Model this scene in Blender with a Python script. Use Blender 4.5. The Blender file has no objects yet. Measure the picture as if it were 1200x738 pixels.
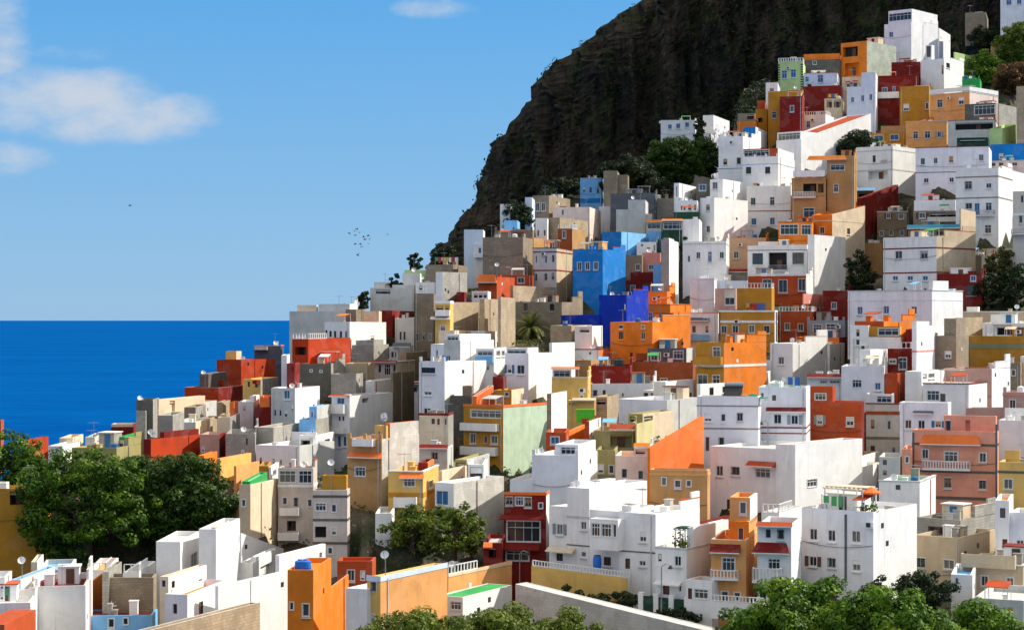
import bpy, math, random
import numpy as np
from mathutils import Vector, noise
random.seed(7); RNG=random.Random(11); NR=np.random.default_rng(5)
F=2300.0; HZ=374.0
SCN=bpy.context.scene; COL=SCN.collection
def rad(a): return math.radians(a)
# ------------------------------------------------------------------ materials
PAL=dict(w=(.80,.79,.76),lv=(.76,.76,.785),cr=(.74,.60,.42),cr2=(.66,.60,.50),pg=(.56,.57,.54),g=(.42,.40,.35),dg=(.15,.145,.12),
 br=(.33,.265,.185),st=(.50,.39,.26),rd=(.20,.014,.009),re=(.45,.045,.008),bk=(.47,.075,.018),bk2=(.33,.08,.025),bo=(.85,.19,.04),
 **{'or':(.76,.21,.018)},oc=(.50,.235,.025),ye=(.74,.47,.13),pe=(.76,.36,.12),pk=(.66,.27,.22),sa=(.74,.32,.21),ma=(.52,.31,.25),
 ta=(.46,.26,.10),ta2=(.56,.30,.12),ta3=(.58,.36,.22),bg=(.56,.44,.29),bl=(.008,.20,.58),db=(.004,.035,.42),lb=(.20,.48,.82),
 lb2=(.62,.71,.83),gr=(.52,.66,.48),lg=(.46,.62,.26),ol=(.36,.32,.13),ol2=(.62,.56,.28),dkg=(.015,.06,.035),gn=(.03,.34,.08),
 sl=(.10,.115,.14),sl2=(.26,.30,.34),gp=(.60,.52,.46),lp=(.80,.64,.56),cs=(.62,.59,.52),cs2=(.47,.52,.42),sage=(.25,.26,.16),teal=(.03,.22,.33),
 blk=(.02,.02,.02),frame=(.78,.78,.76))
MATS={}
def nt(name):
    m=bpy.data.materials.new(name); m.use_nodes=True; n=m.node_tree; n.nodes.clear()
    o=n.nodes.new('ShaderNodeOutputMaterial'); b=n.nodes.new('ShaderNodeBsdfPrincipled'); n.links.new(b.outputs[0],o.inputs[0])
    return m,n,b
def N(n,t,**k):
    x=n.nodes.new(t)
    for a,v in k.items():
        if a in('op',): x.operation=v
        elif hasattr(x,a): setattr(x,a,v)
        else: x.inputs[a].default_value=v
    return x
def noise_n(n,vec,scale,detail=5,rough=.6):
    t=n.nodes.new('ShaderNodeTexNoise'); t.inputs['Scale'].default_value=scale; t.inputs['Detail'].default_value=detail; t.inputs['Roughness'].default_value=rough
    n.links.new(vec,t.inputs['Vector']); return t.outputs['Fac']
def ramp(n,fac,stops):
    r=n.nodes.new('ShaderNodeValToRGB'); e=r.color_ramp.elements
    while len(e)>1: e.remove(e[0])
    e[0].position=stops[0][0]; e[0].color=(*stops[0][1],1)
    for p,c in stops[1:]:
        q=e.new(p); q.color=(*c,1)
    n.links.new(fac,r.inputs[0]); return r.outputs[0]
def mixc(n,fac,a,b,mode='MIX'):
    m=n.nodes.new('ShaderNodeMix'); m.data_type='RGBA'; m.blend_type=mode
    for s,v in ((m.inputs[0],fac),(m.inputs[6],a),(m.inputs[7],b)):
        if isinstance(v,(int,float)): s.default_value=v
        elif isinstance(v,tuple): s.default_value=(*v,1)
        else: n.links.new(v,s)
    return m.outputs[2]
def mapped(n,scale,loc=(0,0,0)):
    g=n.nodes.new('ShaderNodeNewGeometry'); m=n.nodes.new('ShaderNodeMapping'); m.inputs['Scale'].default_value=scale; m.inputs['Location'].default_value=loc
    n.links.new(g.outputs['Position'],m.inputs[0]); return m.outputs[0]
def paint(c,kind='wall'):
    key=(c,kind)
    if key in MATS: return MATS[key]
    base=PAL[c]; m,n,b=nt(kind+'_'+c)
    pos=mapped(n,(1,1,1))
    f1=noise_n(n,pos,.45,5,.65); f2=noise_n(n,mapped(n,(1.3,1.3,.12)),1.0,4,.6); f3=noise_n(n,pos,3.2,4,.7)
    lo=tuple(x*(.90 if min(base)>.6 else .80) for x in base); hi=tuple(min(.86,x*1.06) for x in base)
    col=mixc(n,ramp(n,f1,[(.32,(0,0,0)),(.62,(1,1,1))]),lo,hi)
    grime=tuple(.55*x+.10*y for x,y in zip(base,(.5,.42,.32)))
    gm=.75 if c in('g','br','st','cs','cs2','dg') else (.46 if min(base)>.6 else .55)
    st=ramp(n,f2,[(.52,(0,0,0)),(.78,(gm,gm,gm))]); col=mixc(n,st,col,grime)
    sp=ramp(n,f3,[(.60,(0,0,0)),(.80,(.45,.45,.45))]); col=mixc(n,sp,col,grime)
    f4=noise_n(n,mapped(n,(5,5,.22),(3,9,1)),1.0,3,.55); s4=ramp(n,f4,[(.60,(0,0,0)),(.72,(.38,.38,.38))]); m4=mixc(n,1.0,s4,ramp(n,noise_n(n,mapped(n,(.5,.5,.4),(20,5,2)),.8,2),[(.42,(0,0,0)),(.6,(1,1,1))]),'MULTIPLY')
    col=mixc(n,m4,col,tuple(.6*x+.4*y for x,y in zip(grime,(.12,.10,.08))))
    f5=noise_n(n,mapped(n,(.8,.8,1.1),(50,7,3)),.55,2,.4); col=mixc(n,ramp(n,f5,[(.56,(0,0,0)),(.575,(.5,.5,.5))]),col,tuple(min(.88,x*.88+.05) for x in base))
    h=f3
    if c in('br','st','cs','cs2','g','dg') and kind=='wall':
        g=n.nodes.new('ShaderNodeNewGeometry'); cr=n.nodes.new('ShaderNodeVectorMath'); cr.operation='CROSS_PRODUCT'; cr.inputs[1].default_value=(0,0,1)
        n.links.new(g.outputs['True Normal'],cr.inputs[0]); dt=n.nodes.new('ShaderNodeVectorMath'); dt.operation='DOT_PRODUCT'
        n.links.new(g.outputs['Position'],dt.inputs[0]); n.links.new(cr.outputs[0],dt.inputs[1])
        sx=n.nodes.new('ShaderNodeSeparateXYZ'); n.links.new(g.outputs['Position'],sx.inputs[0]); cb=n.nodes.new('ShaderNodeCombineXYZ')
        n.links.new(dt.outputs['Value'],cb.inputs[0]); n.links.new(sx.outputs[2],cb.inputs[1])
        t=n.nodes.new('ShaderNodeTexBrick'); n.links.new(cb.outputs[0],t.inputs['Vector']); t.inputs['Scale'].default_value=1.0
        t.inputs['Brick Width'].default_value=.55; t.inputs['Row Height'].default_value=.28; t.inputs['Mortar Size'].default_value=.03; t.inputs['Bias'].default_value=-.1
        t.inputs['Color1'].default_value=(1,1,1,1); t.inputs['Color2'].default_value=(.74,.74,.74,1); t.inputs['Mortar'].default_value=(.60,.60,.60,1)
        col=mixc(n,.35 if c in('cs','cs2') else .75,col,t.outputs['Color'],'MULTIPLY')
        big=ramp(n,noise_n(n,mapped(n,(.6,.6,.9),(7,3,1)),.8,3,.5),[(.48,(0,0,0)),(.55,(.5,.5,.5))]); col=mixc(n,big,col,tuple(x*.62 for x in base))
    if kind=='tile':
        w=n.nodes.new('ShaderNodeTexWave'); w.wave_type='BANDS'; w.bands_direction='X'; w.inputs['Scale'].default_value=2.2; w.inputs['Distortion'].default_value=.6
        n.links.new(pos,w.inputs[0]); col=mixc(n,.35,col,ramp(n,w.outputs['Fac'],[(.2,(.35,.35,.35)),(.7,(1,1,1))]),'MULTIPLY')
    n.links.new(col,b.inputs['Base Color']); b.inputs['Roughness'].default_value=.85; b.inputs['Specular IOR Level'].default_value=.2
    bp=n.nodes.new('ShaderNodeBump'); bp.inputs['Strength'].default_value=.35; bp.inputs['Distance'].default_value=.05; n.links.new(h,bp.inputs['Height']); n.links.new(bp.outputs[0],b.inputs['Normal'])
    MATS[key]=m; return m
def flat(name,c,rough=.6,spec=.3,metal=0):
    if name in MATS: return MATS[name]
    m,n,b=nt(name); f=noise_n(n,mapped(n,(1,1,1)),2.0,3); col=mixc(n,f,tuple(x*.8 for x in c),tuple(min(.9,x*1.15) for x in c))
    n.links.new(col,b.inputs['Base Color']); b.inputs['Roughness'].default_value=rough; b.inputs['Specular IOR Level'].default_value=spec; b.inputs['Metallic'].default_value=metal
    MATS[name]=m; return m
GL=[flat('window_glass_dark',(.018,.022,.028),.12,.6),flat('window_glass_curtain',(.13,.12,.10),.3,.5),flat('window_glass_grey',(.05,.06,.07),.15,.6),flat('window_glass_green',(.03,.05,.045),.2,.5)]
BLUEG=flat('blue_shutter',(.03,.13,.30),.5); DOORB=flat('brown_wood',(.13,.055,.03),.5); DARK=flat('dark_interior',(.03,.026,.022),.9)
WH=flat('white_frame_paint',(.76,.76,.74),.45); GREYM=flat('galvanised_metal',(.35,.36,.37),.4,.5,.6); DISH=flat('dish_white',(.78,.78,.76),.4)
DUL=flat('rubber_black',(.03,.03,.03),.6); BROWNF=flat('brown_frame',(.10,.06,.04),.5)
CLO=[flat('cloth_red',(.5,.04,.04),.9),flat('cloth_white',(.75,.75,.75),.9),flat('cloth_blue',(.05,.15,.5),.9),flat('cloth_yellow',(.7,.5,.08),.9),flat('cloth_pink',(.7,.3,.35),.9),flat('cloth_green',(.08,.35,.12),.9)]
# ------------------------------------------------------------------ mesh helper
class M:
    def __init__(s): s.v=[];s.f=[];s.mi=[];s.ms=[]
    def mat(s,m):
        if m not in s.ms: s.ms.append(m)
        return s.ms.index(m)
    def quad(s,a,b,c,d,m):
        i=len(s.v); s.v+=[a,b,c,d]; s.f.append((i,i+1,i+2,i+3)); s.mi.append(s.mat(m))
    def poly(s,pts,m):
        i=len(s.v); s.v+=list(pts); s.f.append(tuple(range(i,i+len(pts)))); s.mi.append(s.mat(m))
    def box(s,x0,x1,y0,y1,z0,z1,m):
        i=len(s.v); s.v+=[(x0,y0,z0),(x1,y0,z0),(x1,y1,z0),(x0,y1,z0),(x0,y0,z1),(x1,y0,z1),(x1,y1,z1),(x0,y1,z1)]
        for q in ((0,3,2,1),(4,5,6,7),(0,1,5,4),(1,2,6,5),(2,3,7,6),(3,0,4,7)): s.f.append(tuple(i+k for k in q)); s.mi.append(s.mat(m))
    def tube(s,p,q,r0,r1,m,n=6,cap=True):
        p=Vector(p);q=Vector(q);d=(q-p); 
        if d.length<1e-6: return
        d.normalize(); a=d.orthogonal().normalized(); b=d.cross(a); i=len(s.v)
        for c,r in((p,r0),(q,r1)):
            for k in range(n):
                t=2*math.pi*k/n; s.v.append(tuple(c+a*math.cos(t)*r+b*math.sin(t)*r))
        mi=s.mat(m)
        for k in range(n): s.f.append((i+k,i+(k+1)%n,i+n+(k+1)%n,i+n+k)); s.mi.append(mi)
        if cap: s.f.append(tuple(i+n+k for k in range(n))); s.mi.append(mi); s.f.append(tuple(i+n-1-k for k in range(n))); s.mi.append(mi)
    def dome(s,c,ax,r,depth,m,n=12,k=4):
        # shallow bowl, open toward ax, double walled
        ax=Vector(ax).normalized(); a=ax.orthogonal().normalized(); b=ax.cross(a); c=Vector(c)
        for th in(0,-.04):
            i=len(s.v); s.v.append(tuple(c+ax*th))
            for j in range(1,k+1):
                rr=r*j/k; h=depth*(j/k)**2+th
                for q in range(n):
                    t=2*math.pi*q/n; s.v.append(tuple(c+a*math.cos(t)*rr+b*math.sin(t)*rr+ax*h))
            mi=s.mat(m)
            for q in range(n): s.f.append((i,i+1+q,i+1+(q+1)%n)); s.mi.append(mi)
            for j in range(1,k):
                o=i+1+(j-1)*n
                for q in range(n): s.f.append((o+q,o+n+q,o+n+(q+1)%n,o+(q+1)%n)); s.mi.append(mi)
    def build(s,name,parent=None):
        me=bpy.data.meshes.new(name); me.from_pydata(s.v,[],s.f)
        for m in s.ms: me.materials.append(m)
        if len(s.ms)>1: me.polygons.foreach_set('material_index',s.mi)
        me.update(); o=bpy.data.objects.new(name,me); COL.objects.link(o)
        if parent is not None: o.parent=parent
        return o
def tag(o,label,cat,group=None,kind=None):
    if label: o['label']=label
    if cat: o['category']=cat
    if group: o['group']=group
    if kind: o['kind']=kind
    return o
def empty(name,loc,rz=0):
    o=bpy.data.objects.new(name,None); o.empty_display_size=.5; o.location=loc; o.rotation_euler=(0,0,rz); COL.objects.link(o); return o
def P(px,py,d): return Vector(((px-600)/F*d,d,-(py-HZ)/F*d))
# ------------------------------------------------------------------ house list (pixel boxes of the photograph's regions)
REG=[0,0,1]; HS=[]
def R(x,y,s): REG[:]=[x,y,s]
def X(v): return REG[0]+v/REG[2]
def Y(v): return REG[1]+v/REG[2]
def win(l): return [(X(w[0]),Y(w[1]),w[2]/REG[2],w[3]/REG[2],(w[4] if len(w)>4 else 'w')) for w in l]
def V(n,xl,xc,xr,yt,off,fc,sc,f=(),s=(),yb=None,zb=None,far=None):
    return dict(n=n,xl=X(xl),xc=X(xc),xr=X(xr),yt=Y(yt),off=off,fc=fc,sc=sc,f=win(f),s=win(s),yb=None if yb is None else Y(yb),zb=None if zb is None else Y(zb),far=None if far is None else Y(far))
def H(label,b,fc,sc,rc='pg',f=(),s=(),v=(),t=(),bal=(),can=(),dish=(),ant=(),pipe=(),far=None,ph=.5,rail=0,name='house',cat='house',L=None,a=None,plain=0,posts=0,quoin=0,sx=0):
    HS.append(dict(label=label,xl=X(b[0]),xc=X(b[1]),xr=X(b[2]),yt=Y(b[3]),yb=Y(b[4]),fc=fc,sc=sc,rc=rc,f=win(f),s=win(s),v=list(v),
      t=[(Y(q[0]),q[1],q[2]) for q in t],bal=[(X(q[0]),X(q[1]),Y(q[2]),Y(q[3]),q[4]) for q in bal],can=[(X(q[0]),X(q[1]),Y(q[2]),Y(q[3]),q[4]) for q in can],
      dish=[(X(q[0]),Y(q[1])) for q in dish],ant=[(X(q[0]),Y(q[1]),Y(q[2])) for q in ant],pipe=[(X(q[0]),Y(q[1]),Y(q[2])) for q in pipe],
      far=None if far is None else Y(far),ph=ph,rail=rail,name=name,cat=cat,L=L,a=a,plain=plain,posts=posts,quoin=quoin,sx=sx,kind='house'))
def T(label,x0,x1,y0,y1,sp,**k):
    HS.append(dict(label=label,xl=x0,xc=x1-.5,xr=x1,yt=y0,yb=y1,sp=sp,kind='tree',v=[],L=k.pop('L',6),a=0,**k))
# ---- left shore ----
R(0,380,4.1)
H('low scarlet house peeking over the big tree at the far left shore',(105,135,232,558,625),'re','re',rc='re')
H('low white house beside the scarlet one, behind the leafy trees',(232,300,390,583,650),'w','w',rc='w')
H('olive green long low house above the left tree crowns',(345,560,690,592,665),'ol','ol',rc='cr')
H('bright green house with a white framed window near the left shore',(562,600,685,540,598),'gn','gn',rc='gn',f=[(582,573,22,30)])
H('low cream terrace house beside the bright green house',(445,462,570,568,598),'cr','cr')
H('small tan house tucked behind the cream terrace near the shore',(495,505,560,537,572),'ta','ye')
H('small cream house with red brown roof by the sea edge',(285,350,400,545,590),'cr','cr',rc='bk')
H('grey roofed shore house with tall white mast on top',(410,455,500,542,592),'pg','pg',ant=[(472,542,465),(440,545,505)])
H('two-tone cream over dark red house on the shore slope',(535,640,655,478,548),'cr','rd',t=[(520,'rd',1.6)],f=[(572,490,24,10),(620,490,24,10)])
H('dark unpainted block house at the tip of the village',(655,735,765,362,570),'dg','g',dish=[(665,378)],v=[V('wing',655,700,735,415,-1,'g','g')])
H('grey rendered house with dark doorway below the long cream wall',(760,830,885,437,560),'g','g',f=[(785,395,40,60,'n')])
H('long cream lit wall house under the red houses',(735,762,985,362,450),'cr','cr',rc='pe',f=[(748,385,16,40)],s=[(828,388,26,60,'o')])
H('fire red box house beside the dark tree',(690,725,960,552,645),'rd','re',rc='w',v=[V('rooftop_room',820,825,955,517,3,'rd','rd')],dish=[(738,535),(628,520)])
H('dark chimney topped roof at the extreme left edge',(-30,4,18,462,540),'dg','bk')
H('small grey hut with green awning by the shore',(885,940,990,398,475),'br','g',can=[(900,955,435,468,'gn')])
H('cream stone house right of the green awning hut',(830,940,1010,470,548),'pg','cr',f=[(855,500,20,30)])

R(220,340,5.27)
H('tall white house with shade-greyed front standing against the sea horizon',(628,990,1042,128,300),'pg','w',v=[V('wing',810,1000,1040,85,1.0,'pg','w'),V('rooftop_room',675,795,805,92,1.5,'cr','cr')],ant=[(935,85,30)])  # grey front: the shade on a white wall is put into its colour
H('white house with five little windows under the tall shade-greyed one',(845,1000,1225,195,310),'w','w',rc='bk',f=[(855,268,14,44,'n'),(882,270,14,38,'n'),(910,272,14,40,'n'),(946,275,14,44,'n'),(980,275,14,44,'n')],s=[(1140,300,22,36,'n')],v=[V('rooftop_room',975,1040,1060,118,3,'br','br')])
H('deep red house with dark terrace below the tall shade-greyed house',(645,745,1005,302,470),'re','re',rc='bk',f=[(697,375,72,50,'o')],dish=[(625,368),(720,392)],rail=1)
H('flat topped scarlet house with cream rooftop room facing the sea',(178,330,540,427,535),'re','re',rc='re',v=[V('rooftop_room',235,300,320,376,1.5,'ye','cr')],dish=[(440,470),(340,515)])
H('low scarlet house with slanting red roof at the sea slope',(-20,190,340,602,690),'re','rd',rc='re')
H('charcoal hut between the two scarlet houses',(72,128,240,516,605),'dg','dg',dish=[(95,520)])
H('dark teal grey block behind the scarlet houses',(410,575,585,346,500),'sl','sl',v=[V('rooftop_room',412,490,497,376,-1.5,'pg','cr')])
H('narrow lavender white house beside the dark teal block',(578,612,620,402,560),'lv','w')
H('honey coloured house with two narrow windows under the scarlet house',(340,450,560,550,680),'ye','g',f=[(378,577,14,38,'n'),(424,580,16,40,'n')],v=[V('rooftop_room',455,520,560,585,-2,'rd','rd')])
H('windowless grey block with two round vents under the deep red house',(690,885,972,452,600),'dg','g',f=[(762,497,14,14),(823,500,14,14)],rc='or')
H('broad grey blank walled house right of the round vent block',(885,1040,1100,517,700),'g','g')
H('narrow dark red house left of the round vent block',(612,660,692,452,600),'rd','rd')
H('bright cream corner house with blue upper window',(515,662,815,605,832),'pg','w',f=[(613,640,36,60,'b'),(540,757,16,40),(572,757,16,38),(607,762,18,40),(646,725,14,40)],dish=[(645,598)],v=[V('wing',525,560,612,600,1,'w','w')])
R(220,460,5.27)
H('tiny dark red house with flat white top',(415,515,525,88,195),'rd','rd',rc='w')
H('small flame red wall house behind the tiny dark red one',(443,505,515,30,90),'bo','rd',rc='w')
H('small lavender white house left of the tiny dark red one',(310,405,445,56,175),'lv','w',f=[(350,95,20,30),(400,95,12,26)],v=[V('rooftop_room',408,440,448,20,1,'lv','w')])
H('cream long flat roofed house beneath the slanting red roof',(-10,100,180,60,135),'cr','pg',rc='cr')
H('ragged stone block house right of the cream flat roof',(178,215,262,58,140),'st','st')
H('orange sliver house wedged beside the ragged stone block',(258,285,312,60,110),'bo','bo')
H('tan stone house with broken top above the crimson box',(45,110,195,160,262),'st','st')
H('brown and cream terrace house with rooftop junk',(185,262,322,150,268),'cr','g',f=[(290,170,30,40,'o')],v=[V('rooftop_room',195,240,262,135,2,'st','st')])
H('dusky pink grey house with dark red right wall',(78,195,238,258,385),'ma','rd',f=[(95,350,14,30)])
H('grey cement house with one tall slot window',(238,416,426,252,410),'g','g',f=[(365,302,13,40,'n'),(340,370,14,30)],dish=[(345,235)])
H('long grey block house with sunlit tan flat roof',(425,530,685,215,330),'g','g',rc='cr')
H('long lavender white wall house with three ground windows',(422,690,905,328,445),'lv','pg',f=[(451,420,13,40,'n'),(531,428,13,40,'n'),(575,430,13,36,'n')])
H('white open terrace house with square window above the long lavender wall',(688,790,905,264,400),'w','w',rc='w',f=[(742,305,88,36,'o')],s=[(862,305,32,30,'n')])
H('sky blue stepped house between pale neighbours',(690,790,890,165,262),'lb','g',f=[(712,245,10,26,'b'),(770,240,12,20,'b')],v=[V('rooftop_room',750,797,885,86,1,'lb','pg',f=[(768,135,13,40,'b')])])
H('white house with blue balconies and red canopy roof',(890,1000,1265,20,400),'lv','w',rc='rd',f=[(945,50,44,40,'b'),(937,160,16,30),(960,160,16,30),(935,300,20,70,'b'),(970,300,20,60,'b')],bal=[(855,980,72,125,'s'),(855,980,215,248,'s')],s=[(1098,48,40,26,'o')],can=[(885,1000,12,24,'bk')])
R(400,430,5.27)
H('white wedge wall house behind the blue balconied one',(150,205,308,86,300),'lv','w')
H('small white house with red roof and one blue window',(98,170,275,258,370),'lv','w',rc='rd',f=[(131,300,18,46,'b')],can=[(92,178,238,258,'rd')])
H('tan fronted house with huge bare concrete flank and orange rooftop',(38,250,480,445,760),'ta','cs',rc='or',f=[(117,645,62,58,'l')],can=[(52,248,525,558,'bo')],bal=[(85,210,442,484,'s')],v=[V('rooftop_room',205,278,300,362,1.5,'ye','ye',f=[(233,410,16,34,'n')]),V('rooftop_room',280,398,480,348,2,'or','cs')],dish=[(345,312),(420,326),(280,325)])
R(400,300,5.27)
H('blank white house with shade-greyed front on the skyline ridge',(178,446,456,196,335),'pg','w',v=[V('wing',315,446,455,178,.6,'pg','w')],f=[(258,215,90,36,'o')],ant=[(290,180,140)])  # white walls, unlit greenish grey painted into the front colour
H('small square white house above the blank shade-greyed one',(376,486,494,106,190),'w','w')
H('thin lime green house behind the small square white house',(390,518,526,88,140),'lg','lg')
H('brown bare house with washing on its roof',(522,690,780,52,140),'br','br')
H('little white house with one square dark window on the ridge',(458,576,584,162,228),'w','w',f=[(491,195,20,26,'n')])
H('grey block sided house with narrow white front near the ridge',(583,625,778,98,215),'w','g')
H('sunlit tan stone house with diagonal shadow, first of three',(672,690,850,285,455),'cr','st')
H('sunlit tan stone house, middle one of three',(855,885,970,265,455),'st','st')
H('sunlit tan stone house with notched top, right one of three',(968,985,1075,252,455),'st','st')
H('rust red house with slanted bright orange roof edge',(845,960,1070,128,255),'bk','bk',rc='bo',can=[(838,962,115,165,'bo')],dish=[(965,60)])
H('white pillared veranda house under the rust red one',(805,905,914,216,272),'w','w',f=[(830,242,24,30,'o'),(860,242,24,30,'o'),(888,242,20,30,'o')])
H('tiny crimson hut beside the white veranda',(712,760,768,222,272),'rd','rd',f=[(690,230,10,10)])
H('tiny white house with scarlet door step below the ridge',(500,545,585,278,330),'w','w',rc='rd',f=[(522,292,14,26)])
H('butter yellow house with white balcony and dark loggia',(578,672,692,292,480),'ye','ye',f=[(608,312,44,36,'o'),(655,312,26,36,'o'),(627,446,32,34,'l')],bal=[(583,672,334,368,'s')],can=[(552,672,372,390,'cr')],t=[(285,'w',.4)])
H('tall dark brown unplastered house with two slot windows',(455,570,582,232,550),'br','br',f=[(470,500,12,44),(508,495,12,42),(548,500,12,40)])
H('white upright house with two tall narrow windows',(332,450,457,382,550),'w','w',f=[(366,492,12,50,'n'),(390,492,12,50,'n')])
H('crimson low strip house under the blank shade-greyed one',(240,315,450,336,385),'rd','rd')
H('cream cube house left of the crimson strip',(140,232,240,340,412),'cr','cr')
H('dark brown ruined house by the skyline left end',(15,130,142,330,412),'br','br')
H('flat white house at the left skyline below the ridge bush',(-50,88,95,295,385),'w','w',rc='dg')
H('stepped grey terrace house below five windowed white one',(65,200,292,548,655),'g','g',v=[V('rooftop_room',90,200,260,520,1,'g','g')])
H('muddy beige low house with sagging top',(20,160,205,662,800),'bg','bg',f=[(110,570,16,26)])
H('small lavender house with pointed dark blue roof',(295,350,445,560,630),'lv','lv',rc='sl',f=[(316,608,14,34,'n'),(335,608,10,34,'n')],can=[(320,430,535,560,'sl')])
H('low tan stone terrace house right of the lavender one',(355,400,532,597,640),'st','st')
H('white tiled house with long red roof rim and glass doors',(185,340,455,655,800),'pg','cr',rc='rd',f=[(237,690,22,60,'l'),(285,700,40,70,'l'),(330,692,16,40)],can=[(185,345,645,656,'rd')])
H('dark red house top peeping at the left of the terraces',(-10,40,62,520,680),'rd','rd')
R(400,430,5.27)
H('dark brown block side house with shadowed yard',(308,320,450,35,310),'br','br')
H('pale lavender house with covered dark balcony and outside stair',(382,476,486,100,305),'lv','lv',f=[(430,128,84,52,'o'),(411,250,12,40)],can=[(378,478,92,105,'rd')])
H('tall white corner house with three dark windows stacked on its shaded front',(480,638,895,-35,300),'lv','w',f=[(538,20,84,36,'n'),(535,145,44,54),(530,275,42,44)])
H('small crimson block at the right of the tall white corner house',(935,1000,1010,60,110),'rd','rd')
H('dark grey block house with black rooftop hut',(672,805,814,176,335),'dg','dg',v=[V('rooftop_room',748,806,812,118,1,'br','br')])
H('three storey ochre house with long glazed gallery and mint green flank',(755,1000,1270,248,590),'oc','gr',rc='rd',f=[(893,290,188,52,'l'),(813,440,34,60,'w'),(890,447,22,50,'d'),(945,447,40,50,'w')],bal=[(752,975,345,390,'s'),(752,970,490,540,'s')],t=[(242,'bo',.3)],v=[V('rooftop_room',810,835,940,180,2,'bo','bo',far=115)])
H('grey and cream house with three brown shuttered openings',(480,660,692,300,490),'cr','g',f=[(567,330,26,48,'d'),(600,335,20,48,'d'),(645,335,24,46,'d')],t=[(292,'rd',.3)],ant=[(690,300,220)])
H('pale grey house with one square window and dark red lean-to roof',(480,655,690,500,660),'pg','pg',f=[(577,548,36,44)],can=[(480,658,476,500,'rd')])
H('sunny yellow house with orange rim and small balcony above the garden trees',(290,505,600,648,900),'ye','ye',rc='pe',f=[(420,712,70,50,'l')],s=[(553,722,26,34)],can=[(362,510,655,684,'bo')],t=[(790,'oc',.5)],bal=[(330,470,800,860,'s')])
H('orange wedge roof house behind the sunny yellow one',(475,535,572,590,665),'rd','bo',rc='bo')
H('cream patched terrace house beside the orange wedge',(600,622,775,640,715),'cr','cr',rc='cr')
H('mustard wall house stub behind the cream patched terrace',(620,660,702,606,655),'ye','ol')
H('ramshackle white roofed house with dark porch',(700,775,915,572,650),'ol','pg',rc='w',f=[(738,610,56,44,'o')])
H('dark shutter box house over the rubble wall',(782,880,890,600,700),'w','w',f=[(835,648,80,74,'n')])
R(400,560,4.146)
H('weathered grey stone house with teal window and crumbling bright flank',(455,545,790,25,240),'w','cs',f=[(490,96,58,72,'b')])
H('small low white shed wall beside the garden trees',(165,245,252,170,240),'w','w')

R(400,300,5.27)
H('white house with flat slab roofs right below the three stone houses',(633,735,942,520,660),'pg','w',rc='w',f=[(660,630,26,34)],v=[V('wing',553,634,640,545,.2,'lv','lv',f=[(590,600,14,40)]),V('rooftop_room',640,730,925,482,.6,'w','w',f=[(690,508,80,26,'l')])],ant=[(710,480,430)])
H('white house with a blue glazed balcony beside the slab roofed one',(832,942,1020,572,740),'w','w',rc='rd',f=[(888,592,96,44,'l'),(885,690,60,30,'l')],s=[(970,600,26,30),(1000,600,20,28)],bal=[(834,940,618,656,'s2')])
H('cream rubble roofed house under the butter yellow one',(600,700,800,458,500),'cr','cr',rc='w')
H('pale low house with white roof edge below the middle stone house',(800,880,960,462,512),'pg','w',rc='w')
R(220,460,5.27)
H('apricot house with blue sheeted roof beside the dark tree',(180,200,392,405,450),'pe','ye',rc='lb')
H('orange roofed low house touching the dark tree crown',(62,100,182,388,440),'or','or',rc='or')
H('bright apricot lit box house with cream neighbours',(285,300,442,452,530),'pe','pe')
H('small ochre block house right of the bright apricot box',(440,495,502,452,500),'oc','oc')
H('small white shed with dark bicycle shaped grille',(500,515,562,458,525),'w','w',s=[(537,485,24,40,'w')])
H('grey fronted house with cream flank and bright green lean-to on top',(318,387,558,567,800),'bg','cr',rc='gn',f=[(345,680,22,44)],v=[V('rooftop_room',335,385,492,548,.5,'gn','gn',far=492)])
H('low brown veranda house under a green roof sheet beside the dark tree',(155,310,320,632,830),'bg','bg',rc='gn',f=[(205,672,26,50,'l'),(240,672,26,50,'l'),(272,672,26,50,'l'),(302,672,16,50,'l'),(275,805,22,34,'n'),(340,812,8,30)],t=[(705,'dg',.2)])
H('rosy grey apartment house with white glazed top floor and balconies',(558,775,800,465,915),'gp','gp',rc='bk',f=[(617,508,100,92,'l'),(735,512,98,92,'l'),(600,668,26,44),(668,674,24,56),(756,680,28,44),(640,822,56,64,'o')],bal=[(572,690,708,752,'s'),(560,690,860,905,'s')],t=[(575,'w',.3)])
H('rosy grey apartment house with ochre rooftop room and dark trims',(775,985,1002,600,1040),'gp','gp',rc='gn',f=[(822,705,66,48,'l'),(903,713,28,46),(903,854,28,46),(816,860,78,70,'o'),(880,975,26,40)],t=[(640,'dg',.25),(785,'dg',.25),(928,'dg',.25)],v=[V('rooftop_room',832,980,1000,512,1,'oc','oc',f=[(845,545,16,50)])],dish=[(885,405)])

# ---- lower left foreground ----
R(0,550,3.925)
H('big ochre house wall at the left edge beneath the tree',(-200,215,235,88,430),'oc','oc',f=[(78,130,66,66,'o')],v=[V('rooftop_room',-60,30,42,62,1,'w','w')])
H('broad off-white blank wall house in the lower left corner',(132,394,402,532,780),'w','w',rc='rd')
H('low off-white wall house at the bottom left frame edge',(-120,140,150,610,790),'w','w',rc='w')
H('clay tiled low roof at the very bottom left corner',(-100,20,165,712,800),'bk','bk',rc='bk',ph=.05)
H('white house with blue doorway and red rooftop behind the blank wall',(52,95,252,505,612),'lb','w',rc='rd',f=[(75,545,26,40,'o')],dish=[(115,425)])
H('white house slice with pink laundry porch at the left edge',(-80,22,55,495,612),'w','w',f=[(5,560,28,70,'o')])
H('pale blue grey cube house under the big tree',(175,318,328,458,530),'pg','w',rc='lb',v=[V('rooftop_room',148,172,200,424,-1,'cr','w')])
H('glowing orange wall house beside the blank off-white wall',(396,404,484,530,665),'pe','or',rc='or')
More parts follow.
